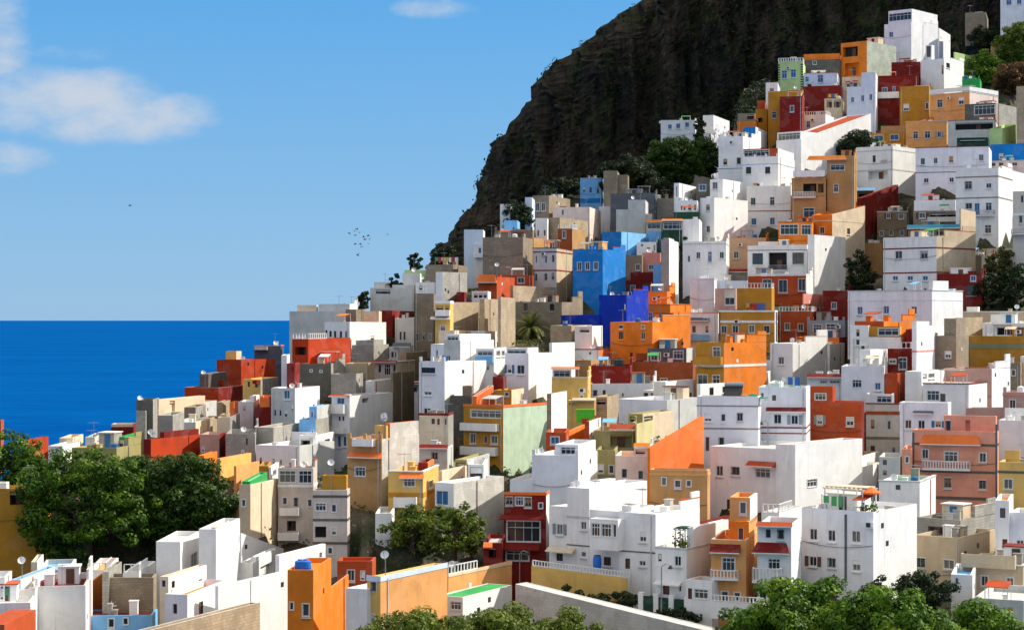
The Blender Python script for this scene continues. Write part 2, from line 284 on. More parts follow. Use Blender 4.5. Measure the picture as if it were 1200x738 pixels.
H('pinkish white cube house with salmon flat roof',(400,488,545,466,545),'w','w',rc='pe',rail=1)
H('bare grey brown concrete house with sloping wall top',(490,705,722,496,650),'br','br',rc='br',v=[V('wing',490,500,560,470,-.5,'g','g')])
H('sky blue house with maroon roof and small windows',(395,700,725,668,770),'lb','lb',rc='rd',f=[(512,705,26,40),(578,697,22,30)],ph=.2)
H('white washing terrace house behind the bare concrete one',(565,640,716,474,510),'w','w',rail=1)
H('tall white tower house with one brown window on its sunny side',(718,830,918,332,620),'w','w',s=[(893,418,30,52)],f=[])
H('cream fronted low white house with red rimmed roof',(735,775,950,492,640),'cr','w',rc='rd',f=[(752,522,22,38),(744,658,16,50)],s=[(797,527,15,28,'n'),(922,517,16,22,'n')])
H('small white annex house with orange roof edge and tall window',(757,862,1035,575,740),'lv','w',rc='or',f=[(805,640,22,50)],s=[(925,660,20,100,'d')])
H('rough stone walled terrace house with orange floor',(540,590,1196,764,830),'st','st',rc='or',ph=.9)
R(220,590,4.985)
H('tall cream white block with weathered bare concrete crown',(65,165,305,148,450),'w','w',v=[V('rooftop_room',170,172,290,146,2.5,'cs','cs')],rail=0)
H('cream white house with sloping top edge and broken terrace',(290,312,560,170,330),'w','w',rc='rd',far=262)
H('white terrace house with dark porch and green plants',(305,380,520,345,450),'w','w',rc='w',s=[(465,400,80,60,'o')],v=[V('rooftop_room',412,425,535,312,1.5,'w','w')])
H('dazzling white long wall house in the lower left',(160,178,588,480,770),'lv','w',rc='w')
H('tall white stepped wall house behind the orange tower',(512,535,805,300,520),'w','w',rc='w')
H('orange flat house back wall sunk behind the rough stone terrace',(200,212,335,634,700),'or','or')
H('vivid orange tower house carrying two blue tanks',(583,733,838,386,770),'or','or',rc='or',f=[(607,597,22,44),(690,620,38,72)])
H('orange annex in shadow joined to the vivid orange tower',(828,836,940,488,770),'or','or',rc='or')
R(400,560,4.146)
H('tomato red house with two white shuttered windows',(-20,150,168,402,540),'bk','bk',rc='bo',f=[(47,472,34,52),(104,473,18,44)])
H('apricot yellow warehouse-like house with pale metal roof and terrace',(125,190,515,484,780),'ye','pe',rc='pg',ph=.12,far=420,f=[(158,526,22,48),(155,685,16,48)],t=[(489,'lb2',.45)],v=[V('wing',30,128,190,640,-.3,'ye','ye',f=[(75,690,30,40)]),V('wing',22,124,127,540,-.6,'w','w')],s=[],dish=[(478,400)])
H('apricot long wing with white railed terrace and dish pole',(508,520,828,470,770),'pe','pe',t=[(474,'cr',.25)],rc='cr',ph=.15,rail=1,ant=[(770,560,440)],dish=[(768,445)])
H('low white annex with green roof edge under the apricot wing',(465,590,829,578,780),'w','w',rc='gn',ph=.1,f=[(558,620,56,44,'l')])

# ---- centre bottom ----
R(560,560,5.27)
H('maroon three storey house with white glazed bay and orange roof rim',(165,422,442,100,665),'rd','w',rc='bo',f=[(192,137,44,54),(257,140,50,58,'l'),(310,147,38,58),(388,170,24,34),(282,328,205,132,'l'),(240,478,150,66,'l')],can=[(135,422,225,252,'rd'),(150,385,398,440,'rd')],t=[(97,'bo',.3)])
H('small maroon shed with flame orange awning left of the glazed bay',(35,150,165,400,640),'rd','rd',f=[(90,460,44,60,'o')],can=[(35,90,395,425,'bo')])
H('large white double block house with dark trim lines beside the maroon one',(552,688,1045,64,600),'w','w',rc='w',f=[(653,292,34,50),(653,470,30,34)],t=[(245,'pg',.2),(420,'dg',.12)],v=[V('wing',440,554,580,178,.2,'w','w',f=[(505,315,38,66),(505,487,40,50,'n')]),V('rooftop_room',540,600,850,28,3,'w','w')],dish=[(612,45)],can=[(440,605,425,452,'cr')],ant=[(955,130,70)])
H('white house with octagonal glazed bay window and aircon unit',(870,1098,1370,222,620),'w','w',rc='w',f=[(1020,362,40,60),(925,527,30,66,'d'),(1017,525,40,34)],s=[(1150,165,44,60),(1315,165,26,36)],v=[V('wing',690,872,880,206,.5,'w','w',f=[(800,512,44,56,'d')]),V('bay_window',692,865,868,258,-1.2,'w','w',yb=450,f=[(723,318,62,84,'l'),(793,322,62,84,'l'),(847,325,28,84,'l')]),V('rooftop_room',870,950,1000,172,.5,'w','w')],t=[(462,'dg',.12)],ant=[(790,200,150)])
H('yellow ochre garden wall topped with a white balustrade',(330,925,940,618,725),'ye','ye',name='garden_wall',cat='wall',L=.5,sx=.06,rail=1,ph=.02,a=26,plain=1)
H('pale sage boundary wall sloping up beside the garden wall end',(928,934,1110,620,740),'pg','pg',name='boundary_wall',cat='wall',L=.4,ph=.02,plain=1,far=560)
R(750,560,4.145)
H('white house with rooftop plants and dark gate above the road',(75,225,432,340,620),'w','w',rc='w',f=[(97,385,16,38,'n'),(184,402,32,50),(127,540,32,52,'d'),(195,532,14,40)],can=[(80,205,497,515,'w')],t=[(345,'pg',.15)],v=[V('wing',225,350,352,500,-1.6,'w','w',f=[(243,560,20,54,'d'),(297,562,68,52,'l')]),V('rooftop_room',245,322,432,240,1.5,'w','w')])
H('maroon roofed low house squeezed behind the rooftop plants',(250,270,436,222,300),'rd','rd',rc='rd',ph=.05,far=180)
H('apricot orange three storey townhouse with tiled canopy and white balcony',(345,515,572,302,625),'pe','pe',rc='or',f=[(430,418,62,66,'l'),(370,577,24,56,'d'),(412,573,32,48),(472,575,28,42)],can=[(342,488,320,360,'rd')],bal=[(346,482,440,488,'b')],v=[V('rooftop_room',435,566,600,210,2.2,'or','pe',f=[(490,270,28,62,'d'),(547,270,38,50)]),V('rooftop_room',436,560,604,95,3,'pe','w',zb=210,f=[(500,145,30,56,'w')])])
H('slim white townhouse with red tiled canopy beside the apricot one',(570,735,784,232,625),'w','w',rc='rd',f=[(623,268,28,48),(684,272,30,48),(652,417,58,56,'l'),(597,568,30,78,'d')],can=[(548,730,312,362,'rd'),(568,740,212,232,'bk')],bal=[(550,690,432,502,'b')])
H('low white rooftop house behind the slim white townhouse',(590,675,790,168,240),'w','w',rc='w',rail=1)
R(560,560,5.27)
R(750,560,4.145)
H('white balustraded garden fence before the apricot townhouse',(340,604,610,615,665),'w','w',name='garden_fence',cat='fence',L=.3,rail=1,ph=.02,plain=1)
H('white pillared fence with black panels along the road',(5,305,312,600,640),'dkg','dkg',name='panel_fence',cat='fence',L=.2,ph=.02,plain=1,posts=1)
# ---- lower right ----
R(930,580,4.444)
H('large white block with two rows of three windows above the trees',(42,415,642,88,480),'lv','w',rc='w',f=[(104,203,38,60),(199,210,38,60),(326,215,44,62),(101,343,38,52),(199,350,38,52),(328,365,40,56)],t=[],pipe=[(272,100,450)])
H('sandy house with two wooden windows below the dark patio',(628,860,1050,222,405),'bg','bg',rc='g',f=[(661,350,48,54),(809,360,54,52)])
H('dark ruined patio house beneath the salmon house',(640,868,1055,130,230),'g','g',rc='dg',f=[(760,185,120,50,'o'),(850,190,40,60,'o')])
H('sand coloured house with overhanging balcony box at right edge',(880,1195,1280,372,545),'bg','bg',f=[(918,440,28,60,'o'),(995,445,36,54),(1127,455,36,54)],bal=[(880,1160,305,372,'s5')],t=[(530,'dg',.2)])
H('pale low house half hidden by trees at bottom right',(935,1200,1290,548,700),'pg','w',f=[(1040,590,30,40),(1128,600,34,36),(960,590,20,60)])
H('small white and blue house in the dark gap by the right trees',(820,932,940,415,570),'w','w',rc='lb',f=[(850,450,18,40,'b'),(903,560,24,26)])
H('narrow white house with dark window beside the salmon house',(1050,1122,1130,28,330),'w','w',rc='or',f=[(1089,92,28,52,'n'),(1104,270,34,85,'d')])
H('lavender white house at right edge with blue framed window',(1125,1250,1290,92,330),'lv','lv',f=[(1180,255,38,46)],rc='cr')
H('long low white wall below the large white block',(415,600,700,388,440),'w','w',name='boundary_wall',cat='wall',L=.5,plain=1,ph=.02)
R(940,460,4.61)
H('white house with green roof terrace and sunless corner',(415,635,722,484,745),'w','w',rc='gn',f=[(518,503,26,42,'n')])
H('white stepped house with satellite dish between roofs',(240,318,420,405,570),'w','w')
H('white roof terrace house with arched openings behind the pergola',(45,190,242,480,620),'w','w',f=[(108,505,24,40,'o'),(75,590,28,40),(30,590,24,36)],dish=[(200,445),(198,440)])
H('pale green tinted house with two small air vents',(415,530,540,348,470),'pg','pg',f=[(447,376,22,28,'n'),(447,432,20,26,'n')])
H('weathered cream house with black sloping roof',(225,325,418,342,420),'cr','w',rc='dg')
H('brick red house with white windows right of the white terraces',(22,322,336,50,215),'bk','rd',rc='bo',f=[(95,147,28,46),(259,155,38,45)],v=[V('rooftop_room',22,165,262,-32,.3,'bk','re',f=[(99,22,60,36,'l')])])
H('grey cream house with brown bands and a white glazed attic',(345,525,530,62,345),'cr2','cr2',rc='rd',f=[(381,170,18,48,'n'),(470,175,18,48,'n'),(381,308,28,46,'d'),(495,315,20,40)],t=[(110,'bk',.4),(245,'br',.3)],v=[V('rooftop_room',345,490,540,8,.4,'w','w',f=[(445,34,84,40,'l')])])
H('lavender white house with grey canopy over two brown windows',(527,788,805,55,285),'lv','w',rc='w',f=[(574,170,34,46,'d'),(645,172,36,46),(735,170,32,34)],can=[(600,708,98,112,'sl')])
H('salmon pink house with long white balcony and orange tiled canopy',(595,1045,1062,212,640),'sa','sa',rc='sa',f=[(665,330,34,50),(805,345,72,56,'l'),(976,350,36,50),(667,465,34,32),(787,485,38,54),(974,495,38,48)],bal=[(652,912,365,415,'b')],can=[(640,968,228,280,'bo')],t=[(285,'dg',.25),(432,'dg',.25),(575,'dg',.3)],v=[V('rooftop_room',765,1046,1062,128,1.5,'sa','sa',f=[(789,180,28,60),(895,180,26,66,'o')])],pipe=[(600,215,430),(1050,170,600)])
H('narrow salmon annex left of the salmon pink balcony house',(538,592,598,304,470),'sa','sa',f=[(567,362,20,34)])
H('dusty mauve house with barred window above the salmon house',(1085,1260,1290,-2,150),'ma','ma',f=[(1137,62,32,48)],t=[(12,'pk',.3)],v=[V('wing',885,1088,1100,84,.5,'ma','ma')])
H('blank off-white plastered house at the right edge',(1062,1260,1290,152,380),'w','w',rc='w')
H('straw yellow house with cross barred window under the blank one',(1062,1260,1290,378,580),'ye','ye',f=[(1114,493,46,54)],t=[(432,'dg',.25)])
# ---- centre ----
R(780,430,5.27)
H('white villa with crenellated terrace and red sunshade over its window',(680,800,1215,480,880),'w','w',rc='rd',v=[V('wing',275,684,700,505,.3,'w','w',f=[(333,640,42,64),(432,640,50,54),(600,655,92,62,'l'),(388,845,20,60,'d')])],can=[(512,682,582,612,'bk')],s=[(905,715,60,40,'l')])
H('long lavender house with brown shutters and dark cable line',(193,572,590,182,580),'lv','lv',rc='gn',f=[(262,310,44,46,'w'),(310,312,48,44,'d'),(356,312,28,46,'w'),(459,307,34,50),(569,314,34,52),(258,475,26,90,'d'),(345,458,30,50)],t=[(242,'br',.12),(382,'br',.15)])
H('lavender white house with dark red canopy and orange rimmed roof',(575,868,880,125,580),'lv','w',rc='gn',f=[(597,178,20,38,'n'),(670,190,24,34,'n'),(692,320,46,58),(797,325,42,55)],can=[(622,868,248,275,'rd')],t=[(375,'rd',.15),(410,'rd',.12)],v=[V('rooftop_room',640,705,865,98,1.5,'w','w')])
H('small white house with two dark doors beside the solar heater',(193,215,392,105,195),'lv','w',rc='w',s=[(284,148,26,48,'n'),(360,138,18,36,'n')])
H('white cubical house with brown side door at centre',(-75,0,192,90,225),'w','w',s=[(155,185,14,52,'d')])
H('round cornered white upper house over the green terraces',(352,630,645,30,140),'w','w',f=[(470,70,40,30,'n')])
H('salmon orange stepped gable wall house in full sun',(-112,-96,236,500,760),'or','bo',rc='bo',far=300)
H('tan orange townhouse with three windows under the salmon gable',(-98,258,275,638,900),'ta2','ta2',rc='pe',f=[(-10,705,28,50),(75,720,36,46),(143,718,28,38)],t=[(665,'pe',.25)])
R(590,430,5.27)
H('pale blue white row house with many small windows below the maroon wall',(525,925,940,100,205),'lv','lv',f=[(560,97,18,24),(630,107,20,12,'n'),(663,110,20,12,'n'),(566,160,26,38),(622,160,22,38),(720,110,14,22),(737,172,14,24)])
H('white house with glazed double door right of the pale blue row',(862,962,1105,145,215),'w','w',f=[(880,175,24,44),(930,175,46,44,'l')])
H('mossy stone house with brown openings in the centre',(560,640,712,184,300),'st','st',f=[(600,210,62,40,'o')])
H('pale lavender long blank wall house right of the mossy stone one',(712,1010,1220,205,310),'lv','pg',rc='w')
H('amber house behind a tan pergola',(398,560,566,206,300),'ye','ta',f=[(425,215,40,40,'o')],can=[(425,570,190,205,'cr')])
H('white sided narrow house with brown edge next to the mint flank',(268,296,392,165,400),'br','w',rc='bo')
H('glowing orange slanted wall house in the middle clutter',(380,393,502,400,480),'bk','or',far=350)
H('brick brown house with green shuttered opening under the mint flank',(262,385,392,402,520),'bk','bk',f=[(318,452,52,44,'b')])
H('low white tilted roof house amid the middle clutter',(508,530,602,335,392),'bk','w',rc='w')
H('rust low house with orange roof behind the green bin',(485,520,590,318,380),'bk','rd',rc='or')
H('shadowed olive house with deep veranda and red roof',(560,800,815,395,530),'ol','ol',rc='bk',f=[(735,455,150,84,'o')],can=[(655,812,350,385,'bk')])
H('olive house with two grey shutters',(575,690,700,512,700),'ol','ol',f=[(601,627,34,50),(668,630,32,50)])
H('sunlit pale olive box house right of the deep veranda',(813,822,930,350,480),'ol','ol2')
H('cream ragged roof house with open dark room',(770,860,1054,290,360),'ol','cr',f=[(800,320,40,36,'o')],s=[(895,322,56,32,'o')])
H('dark green tarp roofed shack beside the cream ragged roof',(840,900,998,248,285),'dkg','dkg')
H('pinkish white house with two windows right of the olive shutters',(690,903,912,548,740),'lp','w',rc='pe',f=[(747,655,34,58),(848,665,32,54)],v=[V('wing',805,903,910,500,.5,'lp','w',f=[(845,512,58,48,'o')])],can=[(805,905,468,492,'or')])
H('grey lavender house with glazed roof room and bright right side',(175,462,580,545,780),'lv','w',rc='pg',v=[V('rooftop_room',318,462,580,480,.8,'lv','w',f=[(400,512,92,54,'l')]),V('wing',40,180,200,696,-.3,'lv','lv')],dish=[(232,528)])
H('ochre house with white framed attic windows beside the mint flank',(300,520,528,70,300),'ye','ye',rc='oc',f=[(482,172,20,32)],v=[V('rooftop_room',300,420,530,10,.4,'w','w',f=[(358,40,112,42,'l')])],t=[(66,'cr',.2)],can=[(296,470,-2,12,'bo')])
H('vermilion house block with lemon tiled terrace in the centre left',(-60,50,126,142,215),'oc','cr',rc='w',f=[(20,160,26,38,'w')])
R(590,300,5.27)
H('white house with roof veranda and two blue tinted windows',(10,155,298,600,860),'lv','w',rc='bk',f=[(37,697,26,50),(107,700,46,54)],v=[V('rooftop_room',15,150,215,566,.4,'w','w',f=[(80,588,120,30,'l')])])
H('bright white flat sided house right of the roof veranda',(283,300,440,536,720),'lv','w')
H('broken tan ruin house with curved wall behind the bright white side',(290,420,547,430,555),'st','st',rc='g')
H('half white half stone ruin house below the deep blue wing',(440,548,612,432,575),'w','w',f=[(500,455,60,30,'o')])
H('little white house with orange flank and roof',(440,590,662,578,655),'w','bo',rc='bo',f=[(535,597,14,24)])
H('tan low house in front of the orange flank',(425,540,652,642,710),'ta','ta')
H('wide grey brown unfinished house behind the palm',(40,360,490,284,450),'br','br',rc='pg',f=[(137,315,24,42,'n'),(300,315,28,44,'n'),(430,345,110,14)])
H('sunlit stone terrace house above the unfinished one',(42,60,326,182,290),'st','st')
H('brick orange low house with white window on the ridge right',(-10,180,190,118,178),'bk','bk',rc='bo',f=[(108,150,40,34)])
H('cobalt blue wide house with long left wing',(590,760,895,240,520),'db','db',rc='db',f=[(755,320,20,50,'n')],v=[V('wing',355,592,610,362,-.5,'db','db')],dish=[(672,315)])
H('azure blue three windowed house with light blue flank',(428,613,755,-43,290),'bl','bl',rc='lb',f=[(470,62,26,46),(519,62,26,46),(571,60,26,46)],t=[(262,'bl',.3)])
H('grey cream house with red lines and slim windows',(185,328,425,-48,290),'pg','bg',rc='g',f=[(203,20,12,44),(263,22,14,44),(307,15,12,42),(202,130,12,42),(262,128,13,42),(306,124,12,42)],t=[(-26,'rd',.2),(88,'rd',.2)])
H('dark crimson stepped house with blue door',(680,920,928,152,280),'rd','rd',rc='rd',f=[(697,202,28,36),(799,203,28,42,'b')],v=[V('rooftop_room',785,920,926,100,.3,'rd','rd')])
H('flamingo pink house with one small window',(858,968,978,-20,110),'pk','pk',f=[(915,70,38,30)])
H('brown stone house left of the flamingo pink one',(758,855,862,-5,120),'br','br',f=[(830,70,26,36)])
H('royal blue narrow house with light blue sunlit wedge',(925,975,1028,50,230),'lb','db')
H('bright orange house with round vents and two dark windows',(660,920,1155,407,655),'or','or',rc='or',f=[(727,490,28,44,'n'),(862,492,26,42,'n'),(727,437,20,20),(862,437,20,20),(792,612,20,30,'n')])
H('middle orange house step with blue door',(762,1030,1160,300,420),'or','or',rc='or',f=[(908,375,26,50,'b')])
H('topmost orange house step with dark slit doorway',(862,1010,1062,218,320),'or','or',rc='or',f=[(960,255,14,20)],s=[(1040,252,18,60,'o')])
H('maroon low house with black water tank',(540,782,792,680,800),'rd','rd',rc='rd')
H('long brick brown house under the bright orange one',(786,1170,1180,656,800),'bk2','bk2',rc='bk',f=[(820,735,18,26),(990,770,40,30)])
H('ramshackle glass fronted shed house at the foot of the orange house',(890,1130,1180,568,665),'sl','pg',rc='g',f=[(940,620,60,50,'l'),(1080,610,60,50,'l')])
R(780,300,5.27)
H('white house with grey awning and blue glass balcony',(112,325,332,352,590),'w','w',f=[(175,452,24,44),(255,452,20,44)],can=[(132,270,380,400,'sl')],bal=[(110,268,485,520,'s2')])
H('ochre house with white bands and four windows in a row',(330,674,690,345,545),'oc','w',rc='bk',f=[(361,452,34,44),(431,452,36,46),(532,450,34,46),(624,452,34,44)],t=[(340,'w',.25),(405,'w',.35)],pipe=[(333,345,520),(684,345,530)])
H('golden ochre house with glowing flank and framed window',(185,360,622,535,850),'oc','or',rc='oc',f=[(315,592,44,60),(228,770,60,76),(312,770,44,70)],t=[(678,'w',.35)],bal=[(188,358,620,668,'s3')])
H('russet house with two windows and blue grey rail',(697,902,972,342,495),'bk','bk',rc='bk',f=[(752,435,30,42),(834,440,32,44)],rail=1)
H('pink sunlit stair wall house beneath the white flank',(845,852,974,232,300),'pk','pk')
H('white house with grey window panel and lit stair roof',(645,785,1000,540,760),'lv','w',rc='w',f=[(714,645,34,44)],v=[V('wing',622,650,680,642,-.2,'lv','w')],dish=[(785,525)])
H('amber terrace house with parapet rails under the two storey white one',(440,655,672,200,355),'oc','oc',rc='or',rail=1)
H('pale blue washed house with graffiti blue stains',(150,300,312,142,310),'lv','lv',f=[(272,112,60,44,'o')])
H('mauve house with white door panel',(305,432,440,200,320),'ma','ma',f=[(400,252,66,96,'w')])
R(960,330,4.92)
H('crimson house with pale square window at right centre',(20,162,168,52,220),'rd','rd',f=[(85,138,28,36)])
H('blue grey panelled house with tall glass doors',(-70,148,156,222,335),'sl2','sl2',f=[(75,272,70,60,'l'),(-10,272,50,50,'l')])
H('flame orange strip roof house under the blue grey panels',(-135,115,172,322,380),'bo','rd',rc='bo')
H('white boxy house with clutter on its terrace, right of the crimson one',(-70,60,146,362,530),'lv','w')
H('white low house with dark red roof and blue panes',(-70,128,136,552,610),'w','w',rc='rd',f=[(25,570,40,34,'l'),(90,570,60,34,'l')],can=[(-70,132,530,552,'rd')])
H('wide lavender blue house with three blue windows',(165,650,828,52,245),'lv','w',rc='lb',f=[(235,167,30,44,'b'),(387,163,32,44,'b'),(547,165,32,44,'b')],t=[(105,'lv',.08)],v=[V('rooftop_room',640,655,745,-5,.5,'w','w')])
H('white house with narrow slit window and orange rooftop lodge',(178,470,485,320,420),'w','w',f=[(223,345,22,40)],v=[V('wing',178,284,470,252,.2,'w','w',f=[(223,295,22,44)]),V('rooftop_room',284,465,470,258,.8,'oc','pe',f=[(400,288,120,44,'l')])])
H('red orange flat roofed house behind the rooftop lodge',(205,372,552,228,270),'bk','or',rc='or')
H('sunlit white tower house with pink band',(535,562,668,262,520),'w','w',t=[(402,'pk',.2)],v=[V('rooftop_room',556,562,635,228,.4,'w','w')])
H('small white box house joined right of the pink banded tower',(610,640,720,252,325),'w','w')
H('crimson terrace house with white door and railing',(395,530,536,386,515),'rd','rd',rc='pk',rail=1,f=[(423,457,38,24),(482,470,44,66)])
H('small crimson box house behind the white railing',(500,553,558,276,360),'rd','rd')
H('white house with outside stairs and small square window',(232,295,400,392,510),'w','w',f=[(264,460,18,24,'n')])
H('bluish white house with blue barred window above red roof',(128,375,380,487,680),'lv','w',f=[(218,588,54,46,'l'),(338,603,32,40,'b')])
H('burnt orange cube house with red slanted parapet',(378,452,494,530,635),'bk','bk',rc='bo')
H('brilliant white stair house with red handrail wall',(495,590,722,518,700),'w','w',rc='w',s=[(610,540,26,40,'o'),(648,537,36,30)])
H('white house with glass block wall and open courtyard',(600,862,968,592,745),'w','w',rc='w',f=[(657,657,72,58,'l'),(713,670,30,50,'n')])
H('dusty rose house with white right flank',(718,995,1102,502,700),'ma','lv',rc='bk',can=[(718,778,565,580,'or'),(900,965,570,582,'br')])
H('brown block tower house with a sunlit stone neighbour',(670,790,862,312,500),'br','br',f=[(743,420,32,36)],v=[V('wing',720,790,800,212,.6,'br','br')])
H('sunlit stone house between brown tower and ochre wall',(788,800,942,208,365),'st','st',f=[])
H('long beige wall house with white rooftop boxes',(735,1190,1240,175,225),'bg','bg',v=[V('rooftop_room',850,915,925,145,1,'w','w')],dish=[(1140,152)])
H('wide mustard house with a grey green stripe',(865,1250,1290,314,475),'oc','oc',t=[(372,'sage',.7)],dish=[(985,415)])
H('small white house with laundry porch above the mustard one',(942,1250,1290,240,320),'w','w',f=[(1080,285,112,44,'o')])
H('brown yard house with dark window at right edge',(1000,1160,1170,468,620),'br','br',f=[(1120,525,22,34)])
H('pale lavender house corner at the right edge',(1160,1250,1290,432,610),'lv','lv',f=[(1172,450,10,30)])
R(1020,220,5.678)
H('white house with beige flank and two red lines at right',(85,440,700,322,640),'w','bg',rc='cr',f=[(188,447,46,50),(358,445,46,50),(166,602,34,28,'b'),(265,602,36,28,'b'),(365,602,34,28,'b')],t=[(398,'rd',.2),(562,'rd',.2)])
H('tall beige blank walled house behind the red lined one',(592,602,700,140,340),'bg','bg')
H('black green concrete store house in the dark right gap',(565,740,848,450,585),'dg','dg',rc='pg')
H('dark crimson house with blue window in the dark gap',(445,742,748,572,730),'rd','rd',f=[(684,597,34,46,'b'),(670,680,60,70,'n')])
H('long white terrace house with orange tarpaulin',(290,565,572,80,152),'lv','lv',rc='w')
H('dark porch house with white wall panel under the terrace',(285,630,642,152,245),'br','br',f=[(345,180,40,44),(450,190,110,50,'o'),(560,185,100,30,'o')],bal=[(380,635,195,225,'s4')])
H('teal roofed pergola house with dark interior',(250,590,600,262,330),'br','br',f=[(320,295,110,40,'o'),(510,295,140,36,'o')],can=[(245,595,245,272,'teal')])
H('brown shuttered old house left of the teal pergola',(45,245,252,160,330),'br','br',f=[(75,305,24,34),(138,300,24,34),(210,300,24,34),(120,185,24,32),(205,190,30,34)],t=[(158,'pg',.2)])
H('dark crimson house with slanting top edge',(-90,-60,186,70,250),'rd','rd',far=-20)
H('olive tan low house below the slanting crimson one',(-60,80,88,366,520),'ta','ta')
R(1020,110,5.678)
H('white two storey house with brown lines and small balcony',(568,852,945,492,940),'w','w',rc='w',f=[(652,608,44,50),(788,602,34,50),(655,746,40,36),(710,768,34,80,'b'),(787,750,40,50),(783,900,42,54)],t=[(548,'br',.2),(688,'br',.2)],bal=[(700,828,775,812,'g')],v=[V('wing',850,856,1080,488,1.5,'bg','w')])
H('cream white house at right edge with jutting terrace slab',(948,1100,1150,645,955),'cr2','cr2',rc='w',f=[(1000,830,24,60,'n'),(1010,700,20,50)],t=[(800,'w',.4)],bal=[(940,1090,900,935,'g')])
H('long white house with five windows and a thin dark line',(300,788,800,350,610),'lv','lv',rc='w',f=[(349,450,28,42),(434,445,24,38),(537,435,30,42),(737,425,32,42),(371,577,32,30),(540,572,30,30)],t=[(515,'dg',.12)],v=[V('rooftop_room',575,785,795,290,.5,'dkg','dkg',f=[(680,305,170,28,'o')])])
H('white house with bright triangular flank and open ground floor',(-95,148,345,345,610),'w','w',rc='cr',f=[(25,433,20,44,'n'),(90,447,44,9,'n'),(50,540,130,50,'o')],t=[(372,'pg',.2),(502,'pg',.3)])
H('lime green gabled house at the right edge',(790,875,975,232,340),'lg','lg',rc='lg',far=205)
H('vivid blue long house band at the right edge',(792,1100,1150,326,440),'bl','bl',f=[(870,415,24,30)])
H('peach terrace row with dark doors below the vivid blue band',(750,1100,1150,442,500),'lp','lp',f=[(810,465,44,32,'n'),(870,465,30,30,'n'),(960,462,36,36,'d')],rc='w')
H('dark grey house with white window panel near the upper right',(628,832,976,60,240),'dg','g',rc='br',f=[(760,108,136,52,'l')])
H('pale stone house with sunlit corner at the right frame edge',(972,1100,1150,-55,250),'st','cr',rc='cr')
H('white carport house with wide dark mouth',(515,830,838,172,260),'pg','pg',rc='g',f=[(690,215,250,40,'o')])
H('bright peach cube house with two shuttered windows',(235,508,520,182,320),'pe','pe',rc='pe',f=[(301,275,32,48),(380,272,36,44),(458,270,24,36)],t=[(180,'pe',.2)])
H('golden ochre low house with two blue windows',(-130,232,240,258,330),'oc','oc',rc='br',f=[(55,295,60,34,'b'),(160,290,56,34,'b')],v=[V('rooftop_room',70,230,236,212,1,'ta','ta')])
R(1020,0,5.678)
H('ochre house with two small windows high on the right',(195,390,396,572,850),'oc','oc',rc='or',f=[(238,715,34,42),(380,705,26,42)],v=[V('rooftop_room',290,390,395,568,.4,'w','w',f=[(308,592,16,34)])])
H('peach orange house with pink sunlit right wing high on the right',(396,660,850,612,780),'pe','lp',rc='gn',f=[(462,690,36,50),(604,672,34,42)],t=[(590,'w',.9)])
H('dark red house with white balcony strip high on the right',(50,318,325,502,790),'rd','rd',rc='rd',f=[(95,602,34,34,'b'),(157,595,14,34,'b')],bal=[(40,192,615,655,'s')])
H('crimson house with bright red roof slab below the white summit house',(140,332,338,412,520),'rd','rd',rc='re')
H('white house with leaning gable and chimney hut high on the right',(335,490,622,390,580),'w','w',rc='w',f=[(412,450,6,60,'n'),(482,465,14,60,'n')],s=[(517,437,24,40,'n')],v=[V('rooftop_room',368,408,425,300,.6,'w','w',f=[(388,345,28,70,'n')])])
H('lime painted wall house behind the round green tree',(553,560,740,348,475),'lg','lg')
H('white summit house with blue window strip, highest big house',(92,272,450,147,420),'lv','w',rc='w',f=[(138,232,26,32,'b')],v=[V('rooftop_room',120,276,446,60,.5,'lv','w',f=[(208,112,180,30,'l')])])
H('small white wing house right of the summit house',(440,458,532,188,310),'lv','w')
H('white and blue house cut by the top right frame corner',(865,1100,1150,-60,85),'lv','lv',f=[(922,15,34,38,'b'),(990,8,30,40,'b')])
H('stone hut on the slope right of the summit house',(630,768,776,82,165),'br','br')
H('dark green hut beside the peach orange house',(610,728,734,522,590),'gn','gn')
H('small cream pink gable house beside the dark green hut',(536,600,610,505,580),'lp','lp')
H('terracotta low shed among the upper right shrubs',(800,868,876,305,345),'ta','ta')
R(860,0,5.678)
H('orange house with open dark loggias and pale green flank',(712,885,1080,272,520),'or','cs2',rc='or',f=[(775,345,100,56,'o'),(785,462,96,76,'o')])
H('lime green house with dark quoins and white roof posts',(295,460,470,408,600),'lg','lg',f=[(336,497,34,52,'b'),(396,490,34,52,'b')],rail=1,quoin=1)
H('orange topped dark grey house beside the lime green one',(465,705,716,395,520),'dg','dg',rc='or',f=[(537,410,24,38)],v=[V('wing',465,704,714,356,.5,'or','or')])
H('pale blue white cottage with blue door and window high up',(465,688,700,485,590),'lb2','lb2',rc='w',f=[(487,532,24,38,'b'),(576,525,36,50,'b')])
H('oxblood red house with one white window next to the ochre one',(305,452,458,640,880),'rd','rd',f=[(387,724,24,40)])
H('wide oxblood red blank house high up in the centre',(455,718,724,568,745),'rd','rd',rc='rd')
H('ochre yellow upright house left of the oxblood pair',(228,445,455,604,880),'oc','oc',rc='or',f=[(268,765,26,42)])
H('slim white tower house at the dark cliff foot',(212,292,298,550,670),'w','w',f=[(252,598,26,18,'n')])
H('cream house with two small brown canopies high up',(720,850,858,512,650),'cr','cr',f=[(762,575,22,26),(808,568,22,26)],can=[(745,775,540,556,'bk'),(790,825,535,550,'bk')])
H('ice blue white house with three blue windows high up',(752,943,952,575,760),'lb2','w',rc='w',f=[(790,665,20,34,'b'),(857,655,20,40,'b'),(911,647,20,40,'b')],v=[V('wing',850,943,950,482,.5,'lb2','w')])
H('open cream carport frame house between red and blue houses',(603,722,730,656,750),'cr','cr',f=[(635,692,36,50,'o'),(690,692,50,50,'o')])
